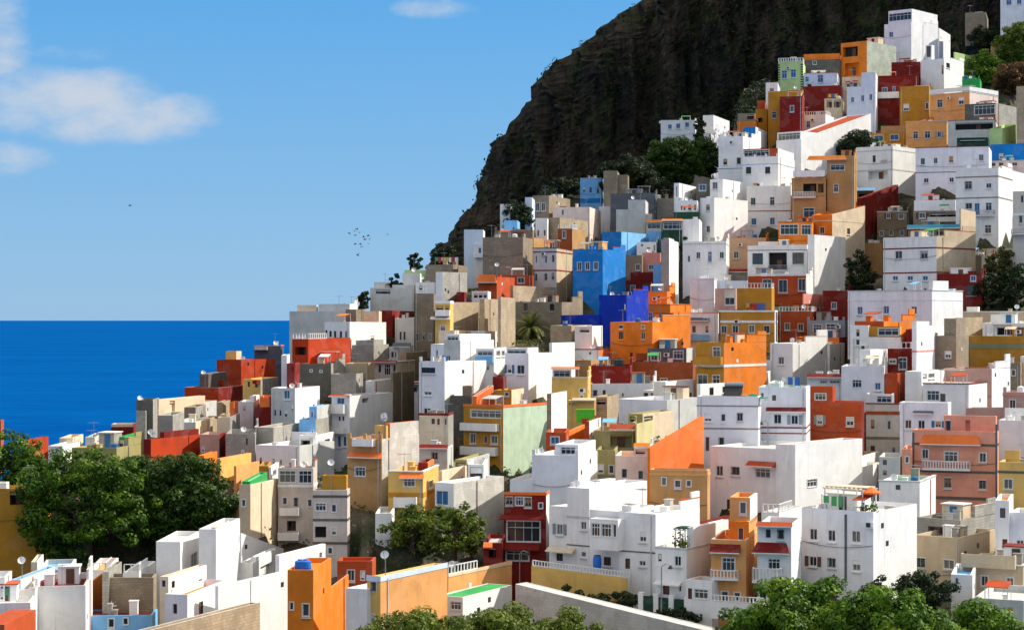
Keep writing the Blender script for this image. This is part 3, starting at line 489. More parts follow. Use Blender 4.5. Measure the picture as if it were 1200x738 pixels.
H('amber house stub left of the ochre upright house',(143,222,230,725,830),'oc','oc',f=[(175,800,30,30,'o')],v=[V('rooftop_room',155,200,215,668,.5,'bk','bk')])
R(860,110,5.678)
H('orange terrace house with white framed porch above the blue house',(22,146,152,182,225),'or','or',f=[(105,155,40,30,'o')],v=[V('rooftop_room',22,140,150,130,1,'br','or',f=[(110,152,44,36,'o')])])
H('sky blue low house under the orange terrace',(60,145,222,220,285),'bl','w',rc='bl',s=[(195,250,22,28,'b')])
H('white house with long dark window strip and lit right side',(58,295,404,415,620),'w','w',rc='w',f=[(98,510,34,44,'n'),(225,508,34,44,'n')],t=[(465,'lb',.12)],v=[V('rooftop_room',60,293,400,362,.3,'bk','w',f=[(150,390,168,44,'l')])])
H('white house whose long bright gable wall climbs the upper slope',(283,447,912,300,460),'lv','w',rc='bk',far=125,v=[V('rooftop_room',286,444,560,248,.3,'w','w',f=[(370,282,150,44,'l')])])
H('white railed terrace house left of the long gable wall',(437,610,705,140,250),'w','w',rail=1,f=[(495,205,24,44,'b'),(410,215,20,20)])
H('tan brown house with pillared loggia and white balustrade',(385,612,622,560,880),'ta','ta',rc='w',f=[(505,628,88,60,'o'),(578,628,38,60,'o'),(500,790,70,60)],bal=[(392,545,652,692,'b'),(395,605,512,552,'s')],t=[(562,'ta2',.3)])
H('tan house with striped orange awnings on its roof terrace',(620,800,812,410,880),'ta','ta',rc='w',f=[(690,490,94,36,'l'),(680,628,30,50)],can=[(488,752,412,440,'or')])
H('white house with two rows of paired windows left of the tan loggia',(85,378,386,612,880),'w','w',rc='w',f=[(128,716,32,50),(255,714,30,54),(133,850,34,44,'b'),(256,847,32,46,'b')],t=[(778,'rd',.15)])
H('beige clutter roof house right of the striped awnings',(690,778,786,645,760),'bg','bg')
H('blue roofed pergola house amid the upper clutter',(780,930,938,640,760),'br','br',f=[(880,690,100,50,'o')],can=[(780,940,625,645,'lb')])
R(740,80,5.678)
H('long white cottage with blue windows at the cliff foot',(195,422,432,345,440),'w','w',rc='lv',f=[(256,390,24,30,'b'),(311,385,26,32,'b'),(370,377,26,32,'b')],v=[V('rooftop_room',130,200,215,378,.4,'w','w')])
H('round sided white house with blue rim at the cliff foot',(476,545,652,312,440),'w','w',rc='bl')
H('white house with little balcony below the round sided one',(418,515,582,485,680),'w','w',f=[(456,550,14,30),(492,545,14,30),(463,650,26,30,'b')],v=[V('rooftop_room',480,560,640,432,.5,'w','w',f=[(517,448,22,22,'b')])],t=[(612,'w',.25)])
H('white square house with two dark windows and bright side, upper centre',(580,742,862,452,740),'w','w',rc='w',f=[(624,623,26,38,'n'),(714,617,26,42,'n')],t=[(665,'dg',.1)],dish=[(605,522),(655,515)])
R(700,180,5.678)
H('bright white sunlit house with two grey windows on its shaded front',(685,778,1002,292,590),'lv','w',rc='w',f=[(735,358,26,42),(737,503,24,42)])
H('small white house with green side door above the bright sunlit one',(750,835,970,170,300),'w','w',rc='bk',f=[(783,213,34,44)])
H('white rounded tower house with tall blue slit',(510,545,657,196,320),'w','w',f=[(528,252,10,70,'b')])
H('white slab roofed house on top of the slit tower',(478,600,752,132,205),'lb2','w',rc='w',f=[(535,180,24,20,'n'),(576,177,20,24,'b')])
H('white row of four dark doorways under the slit tower',(520,664,672,312,388),'w','w',f=[(562,362,12,28,'n'),(580,362,12,28,'n'),(615,358,20,34,'n'),(650,358,12,36,'n')])
H('dark green band house below the four doorways',(508,680,690,388,435),'dkg','dkg')
H('blue striped dark house right of the rounded tower',(660,748,754,196,300),'dg','dg',f=[(700,225,44,40,'b')])
H('tiny white hut among the green scrub',(370,450,458,188,222),'w','w')
H('tiny white shed with slanted end below the scrub hut',(390,440,466,248,300),'w','w')
H('low concrete yard house beside the slate wall',(360,508,516,297,375),'g','g')
H('dark slate grey wall house with white left edge',(88,380,390,262,450),'sl','sl',rc='sl')
H('white stepped wall house left of the slate wall',(12,85,92,352,450),'lv','lv')
H('cream grey chimney like house in front of the slate wall',(205,320,328,308,480),'pg','pg',v=[V('wing',125,206,210,372,.3,'pg','pg'),V('wing',320,360,480,400,1,'pg','pg')],dish=[(235,300)])
H('orange roofed cream veranda house above the light blue one',(325,425,480,455,525),'cr','w',rc='or',f=[(378,480,90,38,'l')],can=[(328,475,440,455,'or')])
H('glass fronted teal house with orange rim',(433,565,572,448,555),'dkg','dkg',rc='w',f=[(500,480,118,46,'l')],can=[(430,568,434,448,'or')])
H('white curved wall house right of the teal glass one',(565,678,688,436,515),'w','w')
H('light blue low house behind the azure blue one',(30,160,335,520,620),'bl','lb',rc='lb')
H('pale sky blue house strip beneath the veranda',(330,425,435,515,620),'lb','lb')
H('white house with small blue sign above the flamingo pink one',(262,392,400,588,668),'w','w',f=[(298,610,16,16,'b'),(380,628,10,40),(340,635,20,20,'n')])
H('white sunlit narrow house with slate top beside the dark green gap',(425,478,540,570,960),'g','w',v=[V('rooftop_room',440,475,510,560,1,'g','pg')])
H('white house with blue door and three windows, centre of the slope',(568,858,866,582,880),'w','w',rc='w',f=[(610,700,16,42),(672,677,26,42),(749,687,26,70,'b'),(828,675,28,42)],t=[(600,'pg',.2)])
R(840,220,5.678)
H('white two storey house with dark balcony between brown windows',(205,600,660,378,580),'w','w',rc='w',f=[(272,473,70,74,'n'),(541,470,76,76,'n'),(405,492,122,122,'o')],t=[(413,'br',.12)],bal=[(345,470,515,552,'g')])
H('rust orange ground storey with cream framed doors',(207,595,640,585,700),'bk','w',f=[(335,650,58,80,'w'),(440,655,56,84,'w'),(568,645,50,80,'w')],t=[(578,'w',.3)],rc='w')
H('bright white blank flank house with grey lower shadow',(605,650,856,312,700),'w','w',rc='w')
H('orange house with cream sunlit gable stepping up the hill',(632,768,986,178,560),'or','cr',rc='or',f=[(701,284,30,42)],t=[(218,'cr',.15)],far=118,s=[(877,290,20,40,'n')])
H('orange and glass gallery house left of the cream gable',(410,632,640,228,345),'or','or',rc='or',f=[(482,278,118,66,'l'),(598,280,68,64,'l')])
H('tan pink house with one brown window left of the two storey white one',(65,328,340,332,525),'ta3','or',rc='bk',f=[(129,447,34,46)])
H('grey low house with dark red roof below the tan pink one',(5,200,206,562,625),'g','g',rc='rd',can=[(0,205,540,562,'rd')])
H('pale blue white wall house under the grey low one',(-60,205,210,618,680),'lb2','lb2')
# ---- ridge left of cliff ----
R(560,200,6.15)
H('unplastered grey brown house with two tall openings at the cliff foot',(395,512,665,178,340),'br','br',rc='g',f=[(430,262,26,58),(472,262,26,58)])
H('plain white house with two low windows near the cliff foot',(415,500,508,342,490),'w','w',f=[(435,450,12,40,'n'),(482,448,12,40,'n')])
H('brown stone house with sunlit terrace wall',(505,590,795,338,430),'br','st')
H('chestnut house with wooden door and dish',(575,680,775,418,520),'bk2','ta',f=[(622,460,24,52)],dish=[(738,465)],rail=1)
H('blush white long house with crimson corner block',(540,805,885,262,420),'lp','lp',f=[(612,300,16,40)],v=[V('rooftop_room',588,630,636,258,.2,'rd','rd')])
H('powder blue house with three dark windows at the cliff foot',(738,893,912,56,210),'lb','lb',rc='br',f=[(765,140,15,36,'n'),(812,140,15,36,'n'),(865,140,15,44,'n')],t=[(215,'bl',1.0)])
H('brown stacked tower house right of the powder blue one',(905,1005,1015,0,250),'br','br',v=[V('wing',1000,1080,1090,30,1,'br','br')])
H('tiny ice white house at the cliff foot, left one',(160,232,240,242,312),'w','w')
H('tiny pale blue house at the cliff foot beside the dark trees',(340,390,398,192,300),'lb2','lb2')
H('small turquoise blue shack among dark trees',(190,285,296,358,425),'lb','lb')
H('olive concrete blank house with a dark tree leaning on it',(35,325,395,478,760),'br','br',rc='br')
H('small white and blue house with balcony on the ridge edge',(-30,38,46,532,760),'w','w',f=[(15,575,20,40,'b')],bal=[(-20,38,600,625,'s')],v=[V('wing',-100,38,44,425,2,'lb2','w')])
H('low white house with three dots of windows on the ridge',(205,320,330,662,760),'w','w',f=[(228,728,10,20,'n'),(262,720,10,20,'n'),(314,722,10,22,'n')])
H('long brown low house above the olive concrete one',(120,395,405,428,500),'br','br')
H('burnt orange small house left of the red lined grey cream one',(376,402,520,482,760),'pe','ta')
R(0,0,1)
H('long pale grey roadside retaining wall below the yellow garden wall',(604,838,846,741,800),'cs','cs',rc='pg',name='retaining_wall',cat='wall',sx=.11,L=1.5,a=38,plain=1,ph=.02)
T('bright green leafy tree at the left frame edge',-60,72,500,648,'left')
T('dark tree in the gap behind the two left trees',110,215,530,640,'deep')
T('biggest round green tree, standing between two others at the left',14,190,520,678,'left')
T('dark green tree right of the biggest round one',145,276,526,655,'deep')
T('olive garden tree, left of the pair in the walled garden',444,522,590,664,'mid')
T('taller olive garden tree beside the maroon house',494,570,588,666,'mid')
T('low dark hedge below the garden wall, left stretch',606,690,686,698,'dark',L=2)
T('low dark hedge below the garden wall, middle stretch',684,768,694,705,'dark',L=2)
T('low dark hedge in front of the panel fence',762,842,712,720,'dark',L=2)
T('bright leafy crown at the bottom below the apricot warehouse',420,560,711,815,'mid',L=5)
T('bright leafy crown at the bottom below the white annex',520,660,707,815,'mid',L=5)
T('bright leafy crown at the bottom left of the roadside wall',610,728,709,815,'mid',L=5)
T('low bright green tree below the townhouses at the bottom',826,925,708,815,'bright',L=4)
T('large bright green tree below the large white block',870,1020,668,830,'bright',L=7)
T('second large green tree right of the white block tree',975,1120,682,835,'bright',L=7)
T('green tree in the lower right frame corner',1075,1225,700,830,'bright',L=6)
T('shadowy dark tree before the sandy house at lower right',1040,1122,666,735,'dark',L=4)
T('round bright green tree beside the lime painted wall',1128,1178,60,100,'bright',L=4)
T('dark shrubby tree on the slope above the round bright tree',1134,1172,30,58,'dark',L=4)
T('tall pale green tree at the upper right frame edge',1165,1215,24,75,'mid',L=4)
T('rust brown dry shrub at the upper right edge',1160,1212,72,108,'rust',L=3)
T('small dark tree standing alone on the ridge skyline',477,495,296,318,'dark',L=2)
T('small dark bush at the left skyline beside the flat white house',419,432,338,364,'dark',L=2)
T('low dark bush behind the blank shade-greyed house on the skyline',452,474,321,340,'dark',L=2)
T('dark leafy tree leaning on the olive concrete house',591,618,279,305,'dark',L=2)
T('dark spreading tree between the tiny cliff foot houses',590,628,234,268,'dark',L=3)
T('dark bushy tree on the ridge below the cliff edge',503,535,283,312,'dark',L=3)
T('dark fig tree in the angle of the long gable wall',980,1036,150,196,'dark',L=3)
T('dark tree beside the cream sunlit gable',988,1026,292,350,'dark',L=2)
T('green scrub tree above the tiny white hut',752,790,205,236,'dark',L=3)
T('leafy green thicket on the slope, left of the long white cottage',700,772,180,236,'dark',L=4)
T('rounded green thicket below the long white cottage',752,826,158,222,'deep',L=4)
T('small green thicket below the cliff foot cottages',800,846,160,206,'deep',L=3)
T('dark green thicket above the brown stacked tower house',640,684,208,224,'dark',L=3)
T('dark green tree wedged between the cliff foot cottages',812,828,132,165,'dark',L=2)
T('grey green bush on the dark right slope, upper one',1150,1190,285,325,'olive',L=3)
T('dark bush on the dark right slope beside the crimson house',1140,1175,318,362,'dark',L=3)
T('dark bush at the right frame edge above the beige wall',1168,1215,308,366,'dark',L=3)
T('green shrubs in the dark green gap at the slope centre',793,812,275,330,'dark',L=2)
T('dark tree before the white block, right of the bare flank',1010,1050,672,716,'dark',L=3)
# ------------------------------------------------------------------ layout: distances so that things nearer down the slope stand in front
def interp(x,xs,ys): return float(np.interp(x,xs,ys))
def D0(px,py):
    d=interp(py,[50,100,200,300,400,500,600,700,800],[318,306,286,268,250,225,196,170,150])
    k=interp(py,[250,400,500,600,700],[.14,.12,.07,.03,0])
    return d+max(0,600-px)*k
for h in HS:
    h['key']=h['yb']; tc=(h['xc']-600)/F; tl=(h['xl']-600)/F; tr=(h['xr']-600)/F; d=D0(h['xc'],h['yb']); sc=F/d
    w=h['xr']-h['xc']
    if h['kind']=='tree': a=math.atan(tc)*0
    elif h['a'] is not None: a=rad(h['a'])
    else:
        Lw=9.0 if h['L'] is None else h['L']
        ar=math.asin(min(.52,max(.05,w/(sc*Lw)))); a=ar+math.atan(tr)
        if w>=3: a=max(a,math.atan(tr)+rad(7))
        a=max(a,rad(-8))
    h['yaw']=a; ca,sa=math.cos(a),math.sin(a)
    h['W1']=(tc-tl)/(ca+tl*sa)
    den=sa-tr*ca
    if w>=3 and den>.02 and h['L'] is None: h['L1']=min((tr-tc)/den,26/d)
    else: h['L1']=(8.0 if h['L'] is None else h['L'])/d
    h['tc']=tc; h['d']=d
    h['cols']=[h['xl'],h['xr']]
    for v in h['v']:
        h['cols'][0]=min(h['cols'][0],v['xl'])
        if v['n']=='wing': h['cols'][1]=max(h['cols'][1],v['xc'])
def fd(h,px):
    t=(px-600)/F; a=h['yaw']; ca,sa=math.cos(a),math.sin(a)
    if px<=h['xc']:
        w=(h['tc']-t)/(ca+t*sa); return 1+w*sa
    den=sa-t*ca
    if den<=.02: return 1.0+ (px-h['xc'])/F*0
    l=(t-h['tc'])/den; return 1+min(l,h['L1'])*ca
HS.sort(key=lambda h:-h['key'])     # nearest first
for i,A in enumerate(HS):
    need=A['d']
    for B in HS[:i]:
        x0=max(A['cols'][0],B['cols'][0]); x1=min(A['cols'][1],B['cols'][1])
        if x1-x0<1.5: continue
        if B['yt']>A['yb']+70: continue
        for px in (x0,.5*(x0+x1),x1):
            fb=fd(B,px)*B['d']; thick=min(4.5,B['L1']*B['d']*.5)
            if B['plain']if 'plain' in B else 0: thick=.6
            need=max(need,(fb+thick)/fd(A,px))
    A['d']=need
print('depth range',min(h['d'] for h in HS),max(h['d'] for h in HS))
# ------------------------------------------------------------------ terrain
PX=np.arange(-280,1481,8.0); DD=np.arange(60,470,2.5)
ROW=np.full((len(PX),len(DD)),-1e4); LAST=np.zeros(len(PX)); TOP=np.full(len(PX),9999.)
for h in HS:
    for i,px in enumerate(PX):
        if h['cols'][0]-8<=px<=h['cols'][1]+8:
            q=min(max(px,h['cols'][0]),h['cols'][1]); f=fd(h,q)*h['d']
            m=DD<f+1.0; yb=h['yb']+((2 if h['plain'] else 12) if h['kind']=='house' else 3)
            ROW[i,m]=np.maximum(ROW[i,m],yb); 
            if f+4>LAST[i]: LAST[i]=f+4; TOP[i]=yb
ok=LAST>0
LAST=np.interp(PX,PX[ok],LAST[ok]); TOP=np.interp(PX,PX[ok],TOP[ok])
for i in range(len(PX)):
    if not ok[i]: j=np.argmin(np.where(ok,abs(PX-PX[i]),1e9)); ROW[i]=ROW[j]
iR=[i for i,p in enumerate(PX) if 1090<=p<=1196]; iL=[i for i,p in enumerate(PX) if 4<=p<=90]
for i,p in enumerate(PX):
    if p>1196: ROW[i]=ROW[iR].max(0); LAST[i]=LAST[iR].max(); TOP[i]=TOP[iR[-1]]
    if p<4: ROW[i]=ROW[iL].max(0); LAST[i]=LAST[iL].max(); TOP[i]=TOP[iL[0]]
LASTs=np.convolve(np.pad(LAST,3,mode='edge'),np.ones(7)/7,'valid')
Z=np.zeros_like(ROW)
for i,px in enumerate(PX):
    zlast=-(TOP[i]-HZ)/F*LAST[i]
    for j,d in enumerate(DD):
        if ROW[i,j]>-1e3: Z[i,j]=-(ROW[i,j]-HZ)/F*d
        else:
            e=max(0,d-LAST[i])
            up=interp(px,[500,600,700,800,1000],[-.05,.06,.15,.30,.45]); dn=-1.5
            k=interp(px,[505,545],[0,1]); z=zlast+e*(up*k+dn*(1-k)); Z[i,j]=max(z,-75)
    for j in range(len(DD)-2,-1,-1): Z[i,j]=min(Z[i,j],Z[i,j+1]+0.0) if DD[j]<LAST[i] else Z[i,j]
# smooth, keep under the limit
Zs=Z.copy()
for _ in range(3):
    P2=np.pad(Zs,1,mode='edge'); Zs=(P2[:-2,1:-1]+P2[2:,1:-1]+P2[1:-1,:-2]+P2[1:-1,2:]+2*P2[1:-1,1:-1])/6
    Zs=np.minimum(Zs,Z)
Z=Zs-.3
def tz(x,y):
    px=600+x/y*F; i=(px-PX[0])/8; j=(y-DD[0])/2.5
    i=min(max(i,0),len(PX)-1.001); j=min(max(j,0),len(DD)-1.001); a=int(i);b=int(j);u=i-a;v=j-b
    return float((Z[a,b]*(1-u)+Z[a+1,b]*u)*(1-v)+(Z[a,b+1]*(1-u)+Z[a+1,b+1]*u)*v)
vs=[];fs=[]
for i,px in enumerate(PX):
    for j,d in enumerate(DD):
        z=Z[i,j]; n=noise.noise(Vector((px*.02,d*.12,0)))*.5
        vs.append(((px-600)/F*d,d,z+min(0,n-.2)))
nd=len(DD)
for i in range(len(PX)-1):
    for j in range(nd-1): fs.append((i*nd+j,(i+1)*nd+j,(i+1)*nd+j+1,i*nd+j+1))
me=bpy.data.meshes.new('hillside'); me.from_pydata(vs,[],fs)
def earth_mat():
    m,n,b=nt('hillside_earth'); pos=mapped(n,(1,1,1)); a=noise_n(n,pos,.18,6,.7); c=noise_n(n,pos,1.4,5,.7)
    col=ramp(n,a,[(.30,(.06,.045,.03)),(.45,(.11,.085,.055)),(.54,(.035,.05,.018)),(.68,(.02,.035,.012))])
    col=mixc(n,.5,col,ramp(n,c,[(.3,(.35,.35,.35)),(.7,(1,1,1))]),'MULTIPLY'); n.links.new(col,b.inputs['Base Color']); b.inputs['Roughness'].default_value=.95
    bp=n.nodes.new('ShaderNodeBump'); bp.inputs['Distance'].default_value=.6; bp.inputs['Strength'].default_value=.8; n.links.new(c,bp.inputs['Height']); n.links.new(bp.outputs[0],b.inputs['Normal']); return m
me.materials.append(earth_mat()); ho=bpy.data.objects.new('hillside',me); COL.objects.link(ho); ho['kind']='structure'
# ------------------------------------------------------------------ walls with real openings
def wall(m,org,u,nrm,U0,U1,Z0,Z1,holes,mat):
    """vertical wall in the plane org + s*u, outward normal nrm; holes = (s0,s1,z0,z1,depth,backmat)"""
    us=sorted({round(a,4) for a in [U0,U1]+[q for h in holes for q in h[:2]]}); zs=sorted({round(a,4) for a in [Z0,Z1]+[q for h in holes for q in h[2:4]]})
    pt=lambda s,z,dp=0:(org[0]+u[0]*s-nrm[0]*dp,org[1]+u[1]*s-nrm[1]*dp,z)
    for i in range(len(us)-1):
        run=None
        for j in range(len(zs)-1):
            cu=(us[i]+us[i+1])/2; cz=(zs[j]+zs[j+1])/2
            ins=any(h[0]<cu<h[1] and h[2]<cz<h[3] for h in holes)
            if not ins: m.quad(pt(us[i],zs[j]),pt(us[i+1],zs[j]),pt(us[i+1],zs[j+1]),pt(us[i],zs[j+1]),mat)
    for a,b,c,d,dp,bm in holes:
        m.quad(pt(a,c),pt(a,c,dp),pt(a,d,dp),pt(a,d),mat); m.quad(pt(b,c,dp),pt(b,c),pt(b,d),pt(b,d,dp),mat)
        m.quad(pt(a,d,dp),pt(b,d,dp),pt(b,d),pt(a,d),mat); m.quad(pt(a,c),pt(b,c),pt(b,c,dp),pt(a,c,dp),mat)
        m.quad(pt(a,c,dp),pt(b,c,dp),pt(b,d,dp),pt(a,d,dp),bm if bm else mat)
def hole_filter(wl,conv,U0,U1,Z0,Z1):
    out=[]
    for (cx,cy,w,h,st) in wl:
        a,zt=conv(cx-w/2,cy-h/2); b,zb=conv(cx+w/2,cy+h/2)
        s0,s1=min(a,b),max(a,b); z1=max(zt,zb); z0=min(zt,zb)
        s0=max(s0,U0+.15); s1=min(s1,U1-.15); z0=max(z0,Z0+.1); z1=min(z1,Z1-.15)
        if s1-s0<.25 or z1-z0<.25: continue
        if any(s0<o[1]+.05 and s1>o[0]-.05 and z0<o[3]+.05 and z1>o[2]-.05 for o in out): continue
        out.append((s0,s1,z0,z1,st))
    return out
def window(parent,axis,plane,s0,s1,z0,z1,st,trimcol,rng):
    """axis 'f': plane y=plane, s is x. axis 's': plane x=plane, s is y. outward is -y / +x"""
    def bx(m,a,b,c,d,out0,out1,mat):
        if axis=='f': m.box(a,b,plane-out1,plane-out0,c,d,mat)
        else: m.box(plane+out0,plane+out1,a,b,c,d,mat)
    w=s1-s0;h=z1-z0
    if st=='o':
        m=M(); dw=min(.9,w*.35); x=s0+w*(.25+.3*rng.random()); bx(m,x,x+dw,z0+.02,z0+min(2.0,h*.85),-1.0,-.95,DOORB); m.build('inner_door',parent); return
    nm='door' if st=='d' and h>w*1.35 else 'window'
    pane=M(); pm={'b':BLUEG,'d':DOORB}.get(st,rng.choice(GL) if rng.random()<.75 else GL[0])
    bx(pane,s0+.01,s1-.01,z0+.01,z1-.01,-.17,-.14,pm)
    po=pane.build(nm,parent)
    fr=M(); fm=BROWNF if st=='n' and rng.random()<.6 else WH
    if st in('n','d') and trimcol in('w',): fm=BROWNF
    t=.05 if st!='l' else .07
    bx(fr,s0+.012,s0+t,z0+.012,z1-.012,-.13,-.03,fm); bx(fr,s1-t,s1-.012,z0+.012,z1-.012,-.13,-.03,fm)
    bx(fr,s0+t,s1-t,z1-t,z1-.012,-.13,-.03,fm); bx(fr,s0+t,s1-t,z0+.012,z0+t,-.13,-.03,fm)
    k=1 if w<1.8 else int(w/1.0)
    if st=='l': k=max(2,int(w/1.0))
    if nm=='window' and w>.6:
        for q in range(1,k+1):
            c=s0+w*q/(k+1); bx(fr,c-.02,c+.02,z0+t,z1-t,-.12,-.05,fm)
        if st=='l' or (h>1.3 and rng.random()<.5): 
            c=z0+h*.68; bx(fr,s0+t,s1-t,c-.03,c+.03,-.115,-.055,fm)
    # raised surround
    if st in('w','b') and trimcol not in('w','lv','lb2','pg','cr2') or st=='l':
        e=.065
        bx(fr,s0-e,s0-.003,z0-e,z1+e,0,.035,WH); bx(fr,s1+.003,s1+e,z0-e,z1+e,0,.035,WH)
        bx(fr,s0-.003,s1+.003,z1+.003,z1+e,0,.035,WH); bx(fr,s0-.003,s1+.003,z0-e,z0-.003,0,.06,WH)
    fr.build('frame',po)
    if nm=='window' and st in('w','n') and .5<w<1.5 and rng.random()<.16:
        sc_=rng.choice([DOORB,DOORB,paint('dkg'),paint('w'),paint('sl2'),BLUEG]); 
        for a_,b_ in((s0-w*.5-.08,s0-.08),(s1+.08,s1+w*.5+.08)): q=M(); bx(q,a_,b_,z0-.02,z1+.02,.0,.05,sc_); q.build('shutter',po)
    elif nm=='window' and st=='w' and w<1.6 and rng.random()<.15:
        q=M(); k_=max(3,int(w/.18)); bx(q,s0-.03,s1+.03,z0+.1,z0+.14,.07,.1,DUL); bx(q,s0-.03,s1+.03,z1-.14,z1-.1,.07,.1,DUL)
        for i_ in range(k_+1): c=s0+w*i_/k_; bx(q,c-.015,c+.015,z0,z1,.07,.1,DUL)
        q.build('grille',po)
    if nm=='window' and st!='l' and w>.5:
        si=M(); bx(si,s0-.12,s1+.12,z0-.2,z0-.12,0.0,.14,rng.choice([WH,paint('cs')]) if trimcol!='w' else paint('pg')); si.build('sill',po)
    if st in('w','n') and w<1.6 and rng.random()<.22:
        sh=M(); hh=h*rng.uniform(.3,.7); bx(sh,s0+t,s1-t,z1-t-hh,z1-t,-.045,-.035,rng.choice([paint('cr2'),paint('ta'),WH])); sh.build('roller_blind',po)
RNAMES={'rd':'tile','bk':'tile','bo':'tile','re':'tile'}
def volume(parent,h,x0,y0,Wd,Ln,z0,zt,fc,sc,rc,fw,sw,ph,name,rng,far=None,plain=False,Pt=None):
    """box x in [x0-Wd,x0], y in [y0,y0+Ln] with parapet, openings, windows. returns roof z"""
    xl=x0-Wd; yb=y0+Ln; mf=paint(fc); msd=paint(sc)
    fh=hole_filter(fw,lambda px,py:Pt(px,py,'f',y0),xl,x0,z0,zt-ph*.3)
    shh=hole_filter(sw,lambda px,py:Pt(px,py,'s',x0),y0,yb,z0,zt-ph*.3)
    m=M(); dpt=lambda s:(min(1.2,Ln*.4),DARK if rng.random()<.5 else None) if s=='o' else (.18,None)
    wall(m,(0,y0,0),(1,0),(0,-1),xl,x0,z0,zt,[(a,b,c,d,*dpt(s)) for a,b,c,d,s in fh],mf)
    wall(m,(x0,0,0),(0,1),(1,0),y0,yb,z0,zt,[(a,b,c,d,(min(1.2,Wd*.4) if s=='o' else .18),None) for a,b,c,d,s in shh],msd)
    m.quad((x0,yb,z0),(xl,yb,z0),(xl,yb,zt),(x0,yb,zt),msd); m.quad((xl,yb,z0),(xl,y0,z0),(xl,y0,zt),(xl,yb,zt),mf)
    th=min(.2,Wd*.2,Ln*.2); zr=zt-ph; a,b,c,d=xl+th,x0-th,y0+th,yb-th
    cap=paint('cs') if (not plain and rng.random()<.15) else mf
    m.quad((xl,y0,zt),(x0,y0,zt),(b,c,zt),(a,c,zt),cap); m.quad((x0,y0,zt),(x0,yb,zt),(b,d,zt),(b,c,zt),msd if cap is mf else cap)
    m.quad((x0,yb,zt),(xl,yb,zt),(a,d,zt),(b,d,zt),cap); m.quad((xl,yb,zt),(xl,y0,zt),(a,c,zt),(a,d,zt),cap)
    for p,q in (((a,c),(b,c)),((b,c),(b,d)),((b,d),(a,d)),((a,d),(a,c))): m.quad((p[0],p[1],zt),(q[0],q[1],zt),(q[0],q[1],zr-.05),(p[0],p[1],zr-.05),mf)
    if far is not None:
        dz=far-zt; m.v=[(x,y,z+dz*(y-y0)/Ln) if z>zt-ph-.2 and z>z0+.5 else (x,y,z) for x,y,z in m.v]
    tx,ty=rng.uniform(-.012,.012),rng.uniform(-.012,.012)
    if plain: m.v=[(x,y,z-h['sx']*(x-x0)) if z>zt-ph-.06 and z>z0+.5 else (x,y,z) for x,y,z in m.v]
    if not plain: m.v=[(x,y,z+tx*(x-x0)+ty*(y-y0)) if z>zt-ph-.02 and z>z0+.5 else (x,y,z) for x,y,z in m.v]
    wo=m.build('wall' if name is None else name,parent)
    hh=parent if name is None else wo
    for a_,b_,c_,d_,s in fh: window(hh,'f',y0,a_,b_,c_,d_,s,fc,rng)
    for a_,b_,c_,d_,s in shh: window(hh,'s',x0,a_,b_,c_,d_,s,sc,rng)
    r=M(); i=.006; r.box(a+i,b-i,c+i,d-i,zr-.15,zr,paint(rc,RNAMES.get(rc,'roof')))
    if plain: r.v=[(x,y,z-h['sx']*(x-x0)) for x,y,z in r.v]
    if far is not None:
        r.v=[(x,y,z+dz*(y-y0)/Ln) for x,y,z in r.v]
    r.build('roof',hh)
    return zr
def railing(m,pts,h,mat,step=.35,r=.035,z=None):
    for p,q in zip(pts[:-1],pts[1:]):
        p=Vector(p);q=Vector(q); L=(q-p).length; n=max(1,int(L/step))
        for k in range(n+1):
            c=p.lerp(q,k/n); m.box(c.x-r,c.x+r,c.y-r,c.y+r,c.z,c.z+h,mat)
        for zz in(.04,h): 
            d=(q-p).normalized(); s=Vector((-d.y,d.x,0))*r*1.3
            a=p+Vector((0,0,zz)); b=q+Vector((0,0,zz)); up=Vector((0,0,.07))
            for (e,f_,g_,h_) in ((a-s,b-s,b-s+up,a-s+up),(b+s,a+s,a+s+up,b+s+up),(a-s+up,b-s+up,b+s+up,a+s+up),(a+s,b+s,b-s,a-s)): m.quad(tuple(e),tuple(f_),tuple(g_),tuple(h_),mat)
def antenna(parent,x,y,z,h,rng):
    m=M(); m.tube((x,y,z),(x,y,z+h),.035,.025,GREYM,5); a=rng.uniform(-.8,.8); c,s=math.cos(a),math.sin(a); zz=z+h*.93
    m.tube((x-c*.7,y-s*.7,zz),(x+c*.7,y+s*.7,zz),.022,.022,GREYM,4)
    for k in range(-3,4): 
        X_,Y_=x+c*.2*k,y+s*.2*k; l=.45-.03*k; m.tube((X_+s*l,Y_-c*l,zz),(X_-s*l,Y_+c*l,zz),.016,.016,GREYM,4)
    m.build('antenna',parent)
def dish(parent,x,y,z,rng,h=.7):
    m=M(); m.tube((x,y,z),(x,y,z+h),.04,.04,GREYM,5); ax=Vector((rng.uniform(.1,.5),-.85,.45)); m.dome((x,y-.08,z+h+.25),ax,.36,.12,DISH)
    e=Vector((x,y-.08,z+h+.25))+ax.normalized()*.5; m.tube((x,y-.08,z+h-.15),tuple(e),.02,.02,GREYM,4); m.tube(tuple(e),tuple(e+Vector((0,0,.1))),.05,.05,GREYM,5)
    m.build('satellite_dish',parent)
GRP='houses stacked up the hillside'; REC={}
labels=set()
